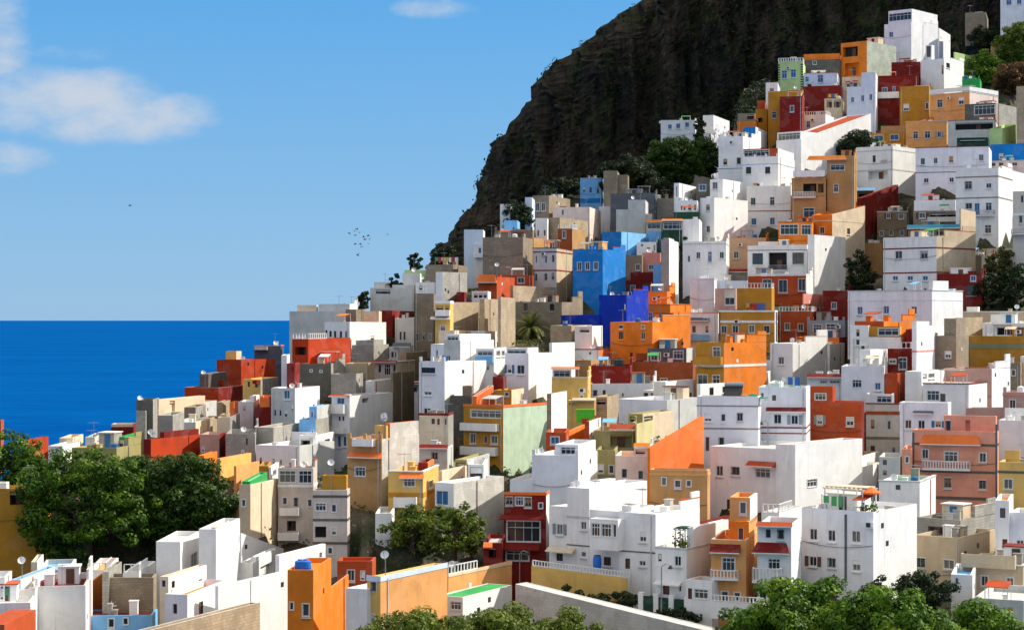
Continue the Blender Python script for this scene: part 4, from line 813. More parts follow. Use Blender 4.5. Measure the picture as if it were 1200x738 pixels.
def build_house(h,idx):
    rng=random.Random(idx*17+3); d=h['d']; a=h['yaw']; ca,sa=math.cos(a),math.sin(a); Cx=h['tc']*d; Cd=d
    W=h['W1']*d; L=h['L1']*d; zt=-(h['yt']-HZ)/F*Cd
    zs=[tz(Cx+x*ca+y*sa,Cd-x*sa+y*ca) for x in(0,-W*.5,-W) for y in(-.3,L*.5,L)]
    zb=max(min(zs)-.8,zt-24,-75); 
    vis=-(h['yb']-HZ)/F*Cd
    zb=max(zb,vis-(.6 if h['plain'] else 5)); zb=min(zb,zt-1.0)
    root=empty(h['name'],(Cx,Cd,zb),-a)
    tag(root,h['label'],h['cat'],GRP if h['name']=='house' else None)
    if h['label'] in labels: print('DUP LABEL',h['label'])
    labels.add(h['label'])
    def loc(px,py,ax,pl):
        t=(px-600)/F
        if ax=='f': x=(t*(Cd+pl*ca)-Cx-pl*sa)/(ca+t*sa); y=pl; s=x
        else: y=(t*(Cd-pl*sa)-Cx-pl*ca)/(sa-t*ca) if abs(sa-t*ca)>.01 else 0; x=pl; s=y
        Yw=Cd-x*sa+y*ca; return s,-(py-HZ)/F*Yw-zb
    far=None
    if h['far'] is not None: far=-(h['far']-HZ)/F*(Cd+L*ca)-zb
    ph=min(h['ph'],(zt-zb)*.3)
    zr=volume(root,h,0,0,W,L,0,zt-zb,h['fc'],h['sc'],h['rc'],h['f'],h['s'],ph,None,rng,far,h['plain'],loc)
    REC[h['label']]=(root,W,L,zr,loc)
    if h['quoin']:
        m=M(); z=0
        while z<zt-zb-.4: m.box(-.55,.03,-.03,.3,z,z+.28,DUL); m.box(-W-.03,-W+.4,-.03,.3,z,z+.28,DUL); z+=.56
        m.build('quoins',root)
    occ=[]
    for v in h['v']:
        off=v['off']; 
        if v['n']=='rooftop_room': off=min(off,L*.6)
        x0=loc(v['xc'],0,'f',off)[0]; x1=loc(v['xl'],0,'f',off)[0]
        if v['n']=='rooftop_room': x0=min(x0,-.03); x1=max(x1,-W+.03)
        Wv=max(.6,x0-x1)
        yv=loc(v['xr'],0,'s',x0)[0]-off
        if v['n']=='bay_window': Lv=-off+.0
        elif v['n']=='wing': Lv=max(yv if yv<30 else 0,L*.82-off if x0<=.3 else 3); Lv=min(Lv,20)
        else: Lv=min(max(yv,1.6),max(1.0,L-off-.05))
        Yw=Cd-x0*sa+off*ca; ztv=-(v['yt']-HZ)/F*Yw-zb
        z0=0 if v['n']=='wing' else zr-.1
        if v['yb'] is not None: z0=-(v['yb']-HZ)/F*Yw-zb
        if v['zb'] is not None: z0=-(v['zb']-HZ)/F*Yw-zb-.3
        if ztv-z0<.5: ztv=z0+.5
        fz=None
        if v['far'] is not None: fz=-(v['far']-HZ)/F*(Cd-x0*sa+(off+Lv)*ca)-zb
        volume(root,h,x0,off,Wv,Lv,z0,ztv,v['fc'],v['sc'],h['rc'] if rng.random()<.6 else 'pg',v['f'],v['s'],min(.35,(ztv-z0)*.2),v['n'],rng,fz,False,loc)
        occ.append((x0-Wv,x0,off,off+Lv))
    for (y,c,hh) in h['t']:
        s,z=loc(h['xc'],y,'f',0); m=M(); o=.045; mt=paint(c)
        m.box(-W-o,o,-o,0,z-hh/2,z+hh/2,mt)
        m.box(0,o,0.0,L,z-hh/2,z+hh/2,mt)
        m.build('string_course',root)
    for (x0,x1,y0,y1,st) in h['bal']:
        a0,z1=loc(x0,y0,'f',0); a1,z0=loc(x1,y1,'f',0); z0=loc((x0+x1)/2,y1,'f',0)[1]; z1=max(loc((x0+x1)/2,y0,'f',0)[1],z0+.5)
        dp=.75; m=M(); sm={'s':paint('w'),'s2':paint('lb'),'s3':paint('oc'),'s4':paint('cr2'),'s5':paint('bg'),'b':paint('w'),'g':paint('w')}[st]
        m.box(a0,a1,-dp,-.004,z0-.05,z0+.1,sm); bo=m.build('balcony',root); r=M()
        if st[0]=='s':
            r.box(a0,a1,-dp,-dp+.1,z0+.1,z1,sm); r.box(a0,a0+.1,-dp+.1,-.004,z0+.1,z1,sm); r.box(a1-.1,a1,-dp+.1,-.004,z0+.1,z1,sm)
        else: railing(r,[(a0+.05,-.05,z0+.1),(a0+.05,-dp+.05,z0+.1),(a1-.05,-dp+.05,z0+.1),(a1-.05,-.05,z0+.1)],z1-z0-.17,WH if st=='b' else GREYM,.28 if st=='b' else .2,.05 if st=='b' else .018)
        r.build('railing',bo)
    for (x0,x1,y0,y1,c) in h['can']:
        a0=loc(x0,0,'f',0)[0]; a1=loc(x1,0,'f',0)[0]; zz=loc((x0+x1)/2,y0,'f',0)[1]; z0=loc((x0+x1)/2,y1,'f',0)[1]-.04
        zz=max(zz,z0+.18); dp=.7; m=M(); mt=paint(c,'tile'); e=min(.35,(a1-a0)*.15) if zz-z0>.8 else 0
        p=[(a0,-dp,z0),(a1,-dp,z0),(a1,-.005,z0),(a0,-.005,z0),(a0+e,-.005,zz),(a1-e,-.005,zz),(a0,-dp,z0+.1),(a1,-dp,z0+.1)]
        m.poly([p[0],p[1],p[7],p[6]],WH if h['fc']!='rd' else mt); m.poly([p[6],p[7],p[5],p[4]],mt); m.poly([p[0],p[3],p[2],p[1]],WH); m.poly([p[1],p[2],p[5],p[7]],mt); m.poly([p[3],p[0],p[6],p[4]],mt)
        m.build('canopy',root)
    for (px,y0,y1) in h['pipe']:
        s,z1=loc(px,y0,'f',0); z0=loc(px,y1,'f',0)[1]; m=M(); m.box(s-.1,s+.1,-.08,-.004,z0,z1,paint('sl')); m.build('drainpipe',root)
    if h['posts']:
        n=4
        for k in range(n+1): m=M(); x=-W*k/n; m.box(x-.25,x+.25,-.1,.3,0,zt-zb+.3,paint('w')); m.build('gate_post',root)
    if h['rail']:
        m=M(); z=zt-zb+.002; railing(m,[(-W+.1,.1,z+h['sx']*W),(-.1,.1,z)]+([(-.1,min(L-.1,5),z)] if not h['plain'] else []),.75 if not h['plain'] else .5,WH,.5 if not h['plain'] else .3,.05 if h['quoin']==0 else .12); m.build('roof_railing',root)
    def free(x,y,r=.5): return all(not(o[0]-r<x<o[1]+r and o[2]-r<y<o[3]+r) for o in occ)
    for (px,py) in h['dish']:
        y=min(1.2,L*.3); x=loc(px,0,'f',y)[0]; x=min(-.3,max(-W+.3,x))
        zd=loc(px,py,'f',y)[1]; dish(root,x,y,zr,rng,max(.4,min(3,zd-zr-.1)))
    for (px,y0,y1) in h['ant']:
        y=min(1.5,L*.3); x=min(-.3,max(-W+.3,loc(px,0,'f',y)[0])); z1=loc(px,y1,'f',y)[1]; antenna(root,x,y,zr,max(1.2,z1-zr),rng)
    if h['plain'] or zt-zb<1.5: return
    # roof clutter of the kind every roof in the village carries
    fl=far is not None
    if not fl and W>3 and L>3:
        if rng.random()<.55:
            x=-rng.uniform(.8,W-.8); y=rng.uniform(.8,min(L-.8,4))
            if free(x,y): antenna(root,x,y,zr,rng.uniform(1.8,3.2),rng)
        if rng.random()<.22 and not h['dish']:
            x=-rng.uniform(.8,W-.8); y=rng.uniform(.7,min(L-.8,3))
            if free(x,y): dish(root,x,y,zr,rng,rng.uniform(.5,1.1))
        for k in range(rng.choice([0,1,2,2,3,4])):
            x=-rng.uniform(1,W-1); y=rng.uniform(1,L-1); w=rng.uniform(.3,.9); hh=rng.uniform(.5,1.3)
            if free(x,y,.8):
                m=M(); mt=rng.choice([paint('w'),paint('cs'),paint('g'),paint(h['sc'])]); m.box(x-w/2,x+w/2,y-.35,y+.35,zr,zr+hh,mt); m.box(x-w/2-.06,x+w/2+.06,y-.41,y+.41,zr+hh,zr+hh+.08,mt); m.build(rng.choice(['chimney','vent_block']),root)
        if rng.random()<.09:
            x=-rng.uniform(1.4,W-.5); y=rng.uniform(.5,1.2)
            if free(x,y,1.2) and x>-W+1.6:
                m=M(); z=zr
                for q in(-1.1,1.1): m.tube((x+q,y,z),(x+q,y,z+1.7),.04,.04,GREYM,5)
                m.tube((x-1.1,y,z+1.6),(x+1.1,y,z+1.6),.015,.015,GREYM,4); wr=m.build('washing_line',root); q=-.95
                c_=M()
                while q<.8:
                    w=rng.uniform(.3,.6); c_.box(x+q,x+q+w,y-.01,y+.015,z+1.6-rng.uniform(.5,1.0),z+1.6,rng.choice(CLO)); q+=w+rng.uniform(.05,.25)
                c_.build('laundry',wr)
        if rng.random()<.12 and L>5 and W>4:
            x=-rng.uniform(1.5,W-1.5); y=rng.uniform(1.5,L-2)
            if free(x,y,1.3):
                m=M(); mt=paint(rng.choice(['g','cs','pg']),'roof'); z=zr
                for p in((-1.1,-1),(1.1,-1),(-1.1,1),(1.1,1)): m.tube((x+p[0],y+p[1],z),(x+p[0],y+p[1],z+2),.05,.05,GREYM,5)
                m.box(x-1.3,x+1.3,y-1.2,y+1.2,z+2,z+2.08,mt); m.build('shade_roof',root)
    if not fl and W>3.5 and L>3.5 and not h['rail']:
        q=rng.random(); hh=rng.uniform(.5,1.1); zt_=zt-zb
        if q<.38:
            m=M(); y1=rng.uniform(.4,.8)*L; m.box(-.2,-.003,L-y1,L-.003,zt_+.002,zt_+hh,paint(h['sc'])); m.box(-.24,.035,L-y1-.03,L,zt_+hh,zt_+hh+.07,paint(rng.choice([h['sc'],'cs','bk']))); m.build('party_wall',root)
            if y1>3: y2=y1*rng.uniform(.3,.55); m=M(); m.box(-.195,-.008,L-y2,L-.008,zt_+hh+.071,zt_+hh+rng.uniform(.5,1.0),paint(h['sc'])); m.build('party_wall',root)
        elif q<.50:
            m=M(); m.box(-W+.01,-W*rng.uniform(.3,.6),L-.25,L-.01,zt_+.002,zt_+hh+.3,paint(h['fc'])); m.build('party_wall',root)
        elif q<.68:
            m=M(); c=paint(rng.choice(['bk','rd','w','bo','pg'])); o=.07; m.box(-W-o,o,-o,.24,zt_+.003,zt_+.12,c); m.box(-.24,o,.24,L,zt_+.003,zt_+.12,c); m.build('coping',root)
        elif q<.78:
            k=rng.choice([2,3,4])
            for i_ in range(k): m=M(); x=-W+.2+(W-.4)*i_/(k-1 if k>1 else 1); m.box(x-.18,x+.18,.003,.2,zt_+.002,zt_+.55,paint(h['fc'])); m.build('parapet_post',root)
    if not h['v'] and not fl and W>4.5 and L>5 and rng.random()<.62:
        w=rng.uniform(1.6,min(3.2,W*.5)); x=-rng.uniform(.4,W-w-.4); y0_=rng.uniform(.45,.6)*L; y1_=min(y0_+rng.uniform(1.5,2.6),L-.3); hh=ph+rng.uniform(.9,1.5); c=rng.choice([h['fc'],h['sc'],'w','cr','g','pe'])
        m=M(); m.box(x-w,x,y0_,y1_,zr+.002,zr+hh,paint(c)); hu=m.build('stair_hut',root); m=M(); m.box(x-w-.12,x+.12,y0_-.15,y1_+.1,zr+hh,zr+hh+.1,paint(rng.choice(['bk','pg','w','rd','cs']),'roof')); m.build('hut_roof',hu)
        m=M(); m.box(x-w*.62,x-w*.62+.75,y0_-.05,y0_-.002,zr+.05,zr+hh-.15,rng.choice([DOORB,BLUEG,GL[0]])); m.build('door',hu)
    if not fl and W>3 and L>4 and rng.random()<.2:
        y=rng.uniform(1.0,2.0); x=-rng.uniform(.8,W-.8)
        if free(x,y,.8):
            m=M(); r_=rng.uniform(.35,.55); hh=rng.uniform(.7,1.2); bt=rng.choice([paint('pg','roof'),DUL,BLUEG,paint('w')]); m.tube((x,y,zr),(x,y,zr+hh),r_,r_,bt,12); m.tube((x,y,zr+hh),(x,y,zr+hh+.12),r_,r_*.5,bt,12); m.build('roof_tank',root)
    if not fl and W>4 and L>4 and rng.random()<.42:
        y=rng.uniform(.7,1.4); w=rng.uniform(1.2,2.2); x=-rng.uniform(.5,max(.6,W-w-.5))
        if free(x,y,1) and x-w>-W+.2:
            m=M(); z=zr+1.6+ph*.3; mt=paint(rng.choice(['bk','or','pg','cr','gn','w','lb','g']),'tile'); m.poly([(x-w,y-.5,z-.3),(x,y-.5,z-.3),(x,y+1.3,z+.05),(x-w,y+1.3,z+.05)],mt); m.poly([(x-w,y+1.3,z),(x,y+1.3,z),(x,y-.5,z-.35),(x-w,y-.5,z-.35)],mt); m.poly([(x-w,y-.5,z-.35),(x,y-.5,z-.35),(x,y-.5,z-.3),(x-w,y-.5,z-.3)],mt)
            lt=m.build('lean_to_roof',root)
            for p_ in((x-w+.05,y-.45),(x-.05,y-.45),(x-w+.05,y+1.2),(x-.05,y+1.2)): m=M(); m.tube((p_[0],p_[1],zr),(p_[0],p_[1],z-.33 if p_[1]<y else z-.02),.04,.04,WH,5); m.build('post',lt)
    # sunlit flank: small vents, pipes, patches
    if L>5 and zt-zb>5 and not h['s'] and h['L1']>0:
        if rng.random()<.5:
            for i_ in range(rng.choice([1,2,2])):
                y=rng.uniform(.8,L-1.2); z=zt-zb-rng.uniform(1.0,4.0); m=M(); m.box(.001,.03,y,y+.5,z,z+.45,rng.choice([GL[0],DARK,WH])); vv=m.build('vent_window',root)
        if rng.random()<.4:
            y=rng.uniform(.5,L-.5); m=M(); m.tube((.06,y,.3),(.06,y,zt-zb-.1),.045,.045,rng.choice([GREYM,paint('bk'),WH]),5); m.build('drainpipe',root)
    # services on the shaded front
    if rng.random()<.5 and W>3 and h['f']:
        x=-rng.uniform(.15,.5) if rng.random()<.6 else -W+rng.uniform(.2,.5); m=M(); m.tube((x,-.06,.5),(x,-.06,zt-zb-.2),.05,.05,paint('pg'),5); m.build('drainpipe',root)
    if rng.random()<.5 and W>4:
        z=rng.uniform(.45,.8)*(zt-zb)
        if all(not(q[2]/1.0) or True for q in h['f']):
            zc=max(zt-zb-rng.uniform(3.0,3.3),.5); m=M(); p_=None; dz_=rng.uniform(-.25,.25)
            for i_ in range(9):
                t_=i_/8; q_=(-W+.05+(W-.1)*t_,-.04-.1*math.sin(math.pi*t_),zc+dz_*t_-.35*math.sin(math.pi*t_))
                if p_: m.tube(p_,q_,.025,.025,DUL,4,False)
                p_=q_
            m.build('cable',root)
    if rng.random()<.14 and W>4 and h['f']:
        x=-rng.uniform(.6,W-1.2); zc=zt-zb-rng.uniform(1.2,1.8); q=M(); q.box(x,x+.8,-.35,-.01,zc,zc+.55,WH); q.box(x+.12,x+.55,-.37,-.352,zc+.08,zc+.48,DUL); 
        q.build('aircon_unit',root)
hh=0
for i,h in enumerate(HS):
    if h['kind']=='house': build_house(h,i)
SKYSAT=.9; SKYHUE=.5; SKYVAL=1.0; SKYSTR=.15; CLOUD=(3.0,3.15,3.4,1); EXPO=.55; SUNE=3.9
SKYMIX=.92; SKMUL=3.9; SK0=(.285,.565,.88); SK1=(.08,.42,.90); SK2=(1.30,1.19,1.12)  # last stop: unseen sky above the frame, brightened and warmed as added fill light
# ------------------------------------------------------------------ trees
def leafmat(name,lo,mid,hi):
    m,n,b=nt(name); pos=mapped(n,(1,1,1)); f=noise_n(n,pos,.5,3,.6); g=noise_n(n,pos,3.0,3,.6)
    col=ramp(n,f,[(.35,lo),(.55,mid),(.72,hi)]); col=mixc(n,.6,col,ramp(n,g,[(.3,(.45,.45,.45)),(.7,(1,1,1))]),'MULTIPLY')
    n.links.new(col,b.inputs['Base Color']); b.inputs['Roughness'].default_value=.55; b.inputs['Specular IOR Level'].default_value=.3
    t=n.nodes.new('ShaderNodeBsdfTranslucent'); n.links.new(col,t.inputs[0]); mx=n.nodes.new('ShaderNodeMixShader'); mx.inputs[0].default_value=.28
    o=[q for q in n.nodes if q.type=='OUTPUT_MATERIAL'][0]; n.links.new(b.outputs[0],mx.inputs[1]); n.links.new(t.outputs[0],mx.inputs[2]); n.links.new(mx.outputs[0],o.inputs[0]); return m
LM=dict(bright=leafmat('leaf_bright',(.035,.09,.004),(.12,.25,.008),(.30,.43,.015)),left=leafmat('leaf_left',(.022,.065,.003),(.085,.19,.006),(.24,.38,.014)),
 mid=leafmat('leaf_mid',(.06,.10,.008),(.14,.20,.015),(.24,.30,.025)),
 deep=leafmat('leaf_deep',(.02,.055,.005),(.05,.115,.008),(.10,.17,.012)),
 dark=leafmat('leaf_dark',(.010,.022,.006),(.02,.045,.009),(.045,.075,.014)),olive=leafmat('leaf_olive',(.05,.065,.012),(.11,.12,.018),(.17,.17,.03)),
 rust=leafmat('leaf_rust',(.05,.04,.015),(.16,.07,.02),(.24,.11,.03)),palm=leafmat('leaf_palm',(.12,.15,.03),(.22,.24,.05),(.36,.34,.10)))
BARK=flat('bark',(.10,.07,.05),.9)
def leaves(C_,Nn,size,mat,name,parent,nr):
    """C_: Nx3 leaf centres, Nn: Nx3 rough normals -> one mesh of pointed leaf clumps"""
    n=len(C_); nn=Nn+nr.normal(0,.4,(n,3)); nn/=np.linalg.norm(nn,axis=1)[:,None]+1e-9
    r=nr.normal(0,1,(n,3)); u=np.cross(nn,r); u/=np.linalg.norm(u,axis=1)[:,None]+1e-9; v=np.cross(nn,u)
    s=(size*nr.uniform(.55,1.35,n))[:,None]; w=.62
    q=np.stack([C_-u*s,C_-v*s*w+nn*s*.18,C_+u*s,C_+v*s*w+nn*s*.18],1).reshape(-1,3)
    me=bpy.data.meshes.new(name); me.vertices.add(len(q)); me.vertices.foreach_set('co',q.ravel().astype(np.float32))
    me.loops.add(n*4); me.loops.foreach_set('vertex_index',np.arange(n*4,dtype=np.int32)); me.polygons.add(n)
    me.polygons.foreach_set('loop_start',np.arange(0,n*4,4,dtype=np.int32)); me.polygons.foreach_set('loop_total',np.full(n,4,dtype=np.int32))
    me.update(calc_edges=True); me.materials.append(mat); o=bpy.data.objects.new(name,me); COL.objects.link(o)
    if parent is not None: o.parent=parent
    return o
def make_tree(h,k):
    nr=np.random.default_rng(100+k); d=h['d']+2; px=(h['xl']+h['xr'])/2
    x=(px-600)/F*d; rx=(h['xr']-h['xl'])/2/F*d; zt=-(h['yt']-HZ)/F*d; zb_=-(h['yb']-HZ)/F*d; g=tz(x,d)
    if g>zb_: g=zb_-.2
    hgt=zt-g; cb=(min(zb_,g+hgt*.45) if zb_-g>1 else g+min(.25*hgt,1.5)) if h['xr']-h['xl']>60 else (g-.2 if zb_-g<3 else zb_-.5); rz=(zt-cb)/2; cz=cb+rz-g
    nm='shrub' if hgt<4 else 'broadleaf_tree'
    root=empty(nm,(x,d,g)); tag(root,h['label'],'shrub' if nm=='shrub' else 'tree')
    tr=M(); r0=.04*hgt+.05; top=Vector((0,0,cz)); tr.tube((0,0,-.6),tuple(top*.55),r0*1.25,r0*.8,BARK,8); tr.tube(tuple(top*.55),tuple(top),r0*.8,r0*.4,BARK,7)
    ry=min(rx,4.5)*1.0; K=int(max(16,min(190,16+rx*rz*5.5))); cc=[];cr=[]
    for q in range(K):
        v=nr.normal(0,1,3); v/=np.linalg.norm(v); rr=nr.uniform(.3,.93)**.7; c=np.array([v[0]*rx*rr,v[1]*ry*rr,cz+v[2]*rz*rr]); cc.append(c); cr.append(max(.35,nr.uniform(.13,.25)*min(rx,rz*1.6,5)*(1.15-.3*rr)))
        if q<9: 
            s=top*nr.uniform(.4,.9); tr.tube(tuple(s),tuple(Vector(c)*.95),r0*.35,r0*.1,BARK,5)
    tr.build('trunk',root)
    area=sum(4*math.pi*r*r for r in cr); ls=.16 if d<185 else .2
    if hgt<3.5: ls=.14
    per=1.25/(ls*ls)
    Cs=[];Ns=[]
    for c,r in zip(cc,cr):
        n=int(max(60,4*math.pi*r*r*per*.42)); v=nr.normal(0,1,(n,3)); v/=np.linalg.norm(v,axis=1)[:,None]; rad_=r*nr.uniform(.72,1.08,n)[:,None]
        sc=np.array([1.15,1.1,.8]); Cs.append(c+v*rad_*sc); Ns.append(v+np.array([0,0,.35]))
    Cs=np.concatenate(Cs);Ns=np.concatenate(Ns)
    leaves(Cs,Ns,ls,LM[h['sp']],'crown',root,nr); return len(Cs)
tot=0
for k,h in enumerate([q for q in HS if q['kind']=='tree']): tot+=make_tree(h,k)
print('leaves',tot)
# palm
def roof_pt(lbl,px,off):
    root,W,L,zr,loc=REC[lbl]; x=loc(px,0,'f',off)[0]; x=min(-.4,max(-W+.4,x)); return root.matrix_basis@Vector((x,min(off,L-.4),zr)),root
def palm():
    dpx=622; d=min(fd(h,dpx)*h['d'] for h in HS if h['kind']=='house' and h['label'].startswith('wide grey brown unfinished'))-2.2
    c=P(622,384,d); g=tz(c.x,c.y); root=empty('palm_tree',(c.x,c.y,g)); tag(root,'short bushy palm tree before the wide grey brown unfinished house','palm tree')
    m=M(); hz=c.z-g
    for k in range(8): m.tube((0,0,hz*k/8-.2),(0,0,hz*(k+1)/8-.1),.32,.27,BARK,8)
    m.build('trunk',root); f=M(); nr=random.Random(3)
    for k in range(64):
        az=nr.uniform(0,6.28); el=nr.uniform(-.5,1.35); L_=nr.uniform(2.5,3.3); p=Vector((0,0,hz)); dr=Vector((math.cos(az)*math.cos(el),math.sin(az)*math.cos(el),math.sin(el)))
        side=dr.cross(Vector((0,0,1))).normalized()
        for s in range(9):
            q=p+dr*(L_/9); w=.34*math.sin(math.pi*(s+.6)/10)+.04
            for sg in(-1,1):
                tip=side*sg*w*1.3+dr*.22-Vector((0,0,w*.35)); f.poly([tuple(p),tuple(q),tuple(q+tip)],LM['palm']); 
            p=q; dr=(dr-Vector((0,0,.13))).normalized()
    f.build('fronds',root)
palm()
# ------------------------------------------------------------------ scrub on the open slope
def scrub():
    nr=np.random.default_rng(9); Cs=[];Ns=[]
    for t in range(5200):
        px=nr.uniform(500,1210); i=int((px-PX[0])/8); l=LAST[i]; d=nr.uniform(l-1,l+50)
        x=(px-600)/F*d; z=tz(x,d); n=12; r=nr.uniform(.5,1.5); v=nr.normal(0,1,(n,3)); v/=np.linalg.norm(v,axis=1)[:,None]; v[:,2]=abs(v[:,2])
        Cs.append(np.array([x,d,z+.1])+v*r*np.array([1.1,1.1,.8])); Ns.append(v)
    o=leaves(np.concatenate(Cs),np.concatenate(Ns),.33,LM['dark'],'hillside_scrub',None,nr); tag(o,'dark green scrub covering the slope under the cliff','scrub',None,'stuff')
    Cs=[];Ns=[]
    for t in range(9000):
        px=nr.uniform(-40,1230); d=nr.uniform(140,330); x=(px-600)/F*d; 
        i=int((px-PX[0])/8)
        if d>LAST[i]-3: continue
        z=tz(x,d); n=9; r=nr.uniform(.25,.7); v=nr.normal(0,1,(n,3)); v/=np.linalg.norm(v,axis=1)[:,None]; v[:,2]=abs(v[:,2])
        Cs.append(np.array([x,d,z])+v*r*np.array([1.1,1.1,.8])); Ns.append(v)
    o=leaves(np.concatenate(Cs),np.concatenate(Ns),.17,LM['olive'],'ground_cover',None,nr); tag(o,'low weeds and creepers growing in the gaps between the houses','weeds',None,'stuff')
scrub()
# ------------------------------------------------------------------ cliff
CD=max(h['d']+h['L1']*h['d'] for h in HS if h['xc']>700 and h['kind']=='house')+14
CD=max(CD,372); print('cliff depth',CD)
SIL=[(500,330),(503,312),(530,277),(548,250),(560,234),(567,205),(585,166),(600,150),(625,108),(652,74),(690,46),(712,27),(745,3),(775,-25),(850,-90),(940,-150),(1100,-220)]
def cliff():
    dl=CD+26; zs=[-(p[1]-HZ)/F*dl for p in SIL]; xs=[(p[0]-600)/F*dl for p in SIL]
    NZ=210; z0,z1=-45,max(zs); vs=[];fs=[]; cols=[('b',k) for k in range(12,0,-1)]+[('q',k/14*math.pi/2) for k in range(15)]+[('s',k*.9) for k in range(1,185)]
    r=15
    for j in range(NZ):
        z=z0+(z1-z0)*j/(NZ-1); x0=float(np.interp(z,zs,xs))
        if z<zs[0]: x0=xs[0]+ (zs[0]-z)*-.6
        for kd,v in cols:
            if kd=='b': x,y,n=x0+v*v*.35,CD+r+v*5,Vector((-.6,.8,0))
            elif kd=='q': x,y,n=x0+r*(1-math.cos(v)),CD+r*(1-math.sin(v)),Vector((-math.cos(v),-math.sin(v),0))
            else: x,y,n=x0+r+v,CD+min(v,60)*.05,Vector((0,-1,0))
            y+=max(0,z-10)*.18
            p=Vector((x*.10,y*.05,z*.014)); rib=1-abs(noise.noise(p)*2); rib=rib*rib
            n1=noise.fractal(Vector((x*.20,y*.05,z*.035)),.6,2.0,4); n2=noise.fractal(Vector((x*.55,y*.12,z*.09)),.7,2.1,4); led=noise.noise(Vector((x*.02,y*.02,z*.14+3)))
            amp=1.0 if kd!='q' else min(1,.2+v*.6)
            dsp=(rib*6.5-3.2)*amp+n1*3.0*amp+n2*1.9*max(amp,.7)+led*.5*amp
            q=Vector((x,y,z))+n*dsp; vs.append((q.x,q.y,q.z+n2*.5))
    nc=len(cols)
    for j in range(NZ-1):
        for i in range(nc-1): fs.append((j*nc+i,j*nc+i+1,(j+1)*nc+i+1,(j+1)*nc+i))
    me=bpy.data.meshes.new('cliff'); me.from_pydata(vs,[],fs); me.polygons.foreach_set('use_smooth',[False]*len(fs))
    m,n,b=nt('cliff_rock'); pos=mapped(n,(1,.3,.22)); a=noise_n(n,pos,.16,7,.72); c=noise_n(n,mapped(n,(1,.3,.20)),.8,6,.75); gfac=noise_n(n,mapped(n,(1,1,.8),(40,0,0)),.13,6,.75)
    col=ramp(n,a,[(.30,(.022,.019,.014)),(.46,(.052,.043,.032)),(.58,(.085,.066,.047)),(.70,(.12,.088,.060))])
    col=mixc(n,.85,col,ramp(n,c,[(.32,(.22,.22,.22)),(.62,(1.25,1.2,1.1))]),'MULTIPLY')
    sx=n.nodes.new('ShaderNodeSeparateXYZ'); g=n.nodes.new('ShaderNodeNewGeometry'); n.links.new(g.outputs['Position'],sx.inputs[0])
    gr=ramp(n,gfac,[(.51,(0,0,0)),(.60,(.8,.8,.8))]); green=ramp(n,c,[(.35,(.012,.022,.006)),(.65,(.05,.075,.016))]); col=mixc(n,gr,col,green)
    n.links.new(col,b.inputs['Base Color']); b.inputs['Roughness'].default_value=.95; b.inputs['Specular IOR Level'].default_value=.1
    bp=n.nodes.new('ShaderNodeBump'); bp.inputs['Strength'].default_value=1; bp.inputs['Distance'].default_value=1.0; n.links.new(noise_n(n,mapped(n,(1,.4,.35)),2.2,8,.8),bp.inputs['Height']); n.links.new(bp.outputs[0],b.inputs['Normal'])
    me.materials.append(m); o=bpy.data.objects.new('cliff',me); COL.objects.link(o); o['kind']='structure'
    # tufts clinging to ledges
    nr=np.random.default_rng(4); V_=np.array(vs).reshape(NZ,nc,3); Cs=[];Ns=[]
    for t in range(15000):
        j=nr.integers(20,NZ-2); i=nr.integers(2,nc-2)
        if i<26 and nr.random()<.2: pass
        p=V_[j,i]
        if noise.noise(Vector(p)*.06)+nr.uniform(-.35,.35)<.12: continue
        k=9; v=nr.normal(0,1,(k,3)); v/=np.linalg.norm(v,axis=1)[:,None]; r_=nr.uniform(.4,1.3); Cs.append(p+v*r_+np.array([0,-.2,0])); Ns.append(v)
    o=leaves(np.concatenate(Cs),np.concatenate(Ns),.42,leafmat('leaf_cliff',(.012,.02,.005),(.03,.045,.010),(.06,.07,.015)),'cliff_scrub',None,nr); tag(o,'sparse dark green scrub clinging to the cliff face','scrub',None,'stuff')
cliff()
# ------------------------------------------------------------------ sea
def sea():
    me=bpy.data.meshes.new('sea'); s=60000; z=-62; me.from_pydata([(-s,-2000,z),(s,-2000,z),(s,90000,z),(-s,90000,z)],[],[(0,1,2,3)])
    m,n,b=nt('sea_water'); a=noise_n(n,mapped(n,(.0016,.006,1)),1.0,6,.6); c=noise_n(n,mapped(n,(.06,.10,1)),1,4,.6)
    a2=noise_n(n,mapped(n,(.03,.06,1)),1.0,6,.7); ad=n.nodes.new('ShaderNodeMath'); ad.operation='MULTIPLY_ADD'; ad.inputs[1].default_value=.5; n.links.new(a2,ad.inputs[0]); mm=n.nodes.new('ShaderNodeMath'); mm.operation='MULTIPLY'; mm.inputs[1].default_value=.5; n.links.new(a,mm.inputs[0]); n.links.new(mm.outputs[0],ad.inputs[2])
    col=ramp(n,ad.outputs[0],[(.36,(.000,.050,.22)),(.50,(.000,.072,.27)),(.66,(.000,.105,.33))]); n.links.new(col,b.inputs['Base Color'])
    b.inputs['Roughness'].default_value=.6; b.inputs['Specular IOR Level'].default_value=.03; b.inputs['IOR'].default_value=1.05
    bp=n.nodes.new('ShaderNodeBump'); bp.inputs['Distance'].default_value=1.5; bp.inputs['Strength'].default_value=.5; n.links.new(c,bp.inputs['Height']); n.links.new(bp.outputs[0],b.inputs['Normal'])
    me.materials.append(m); o=bpy.data.objects.new('sea',me); COL.objects.link(o); o['kind']='structure'
sea()
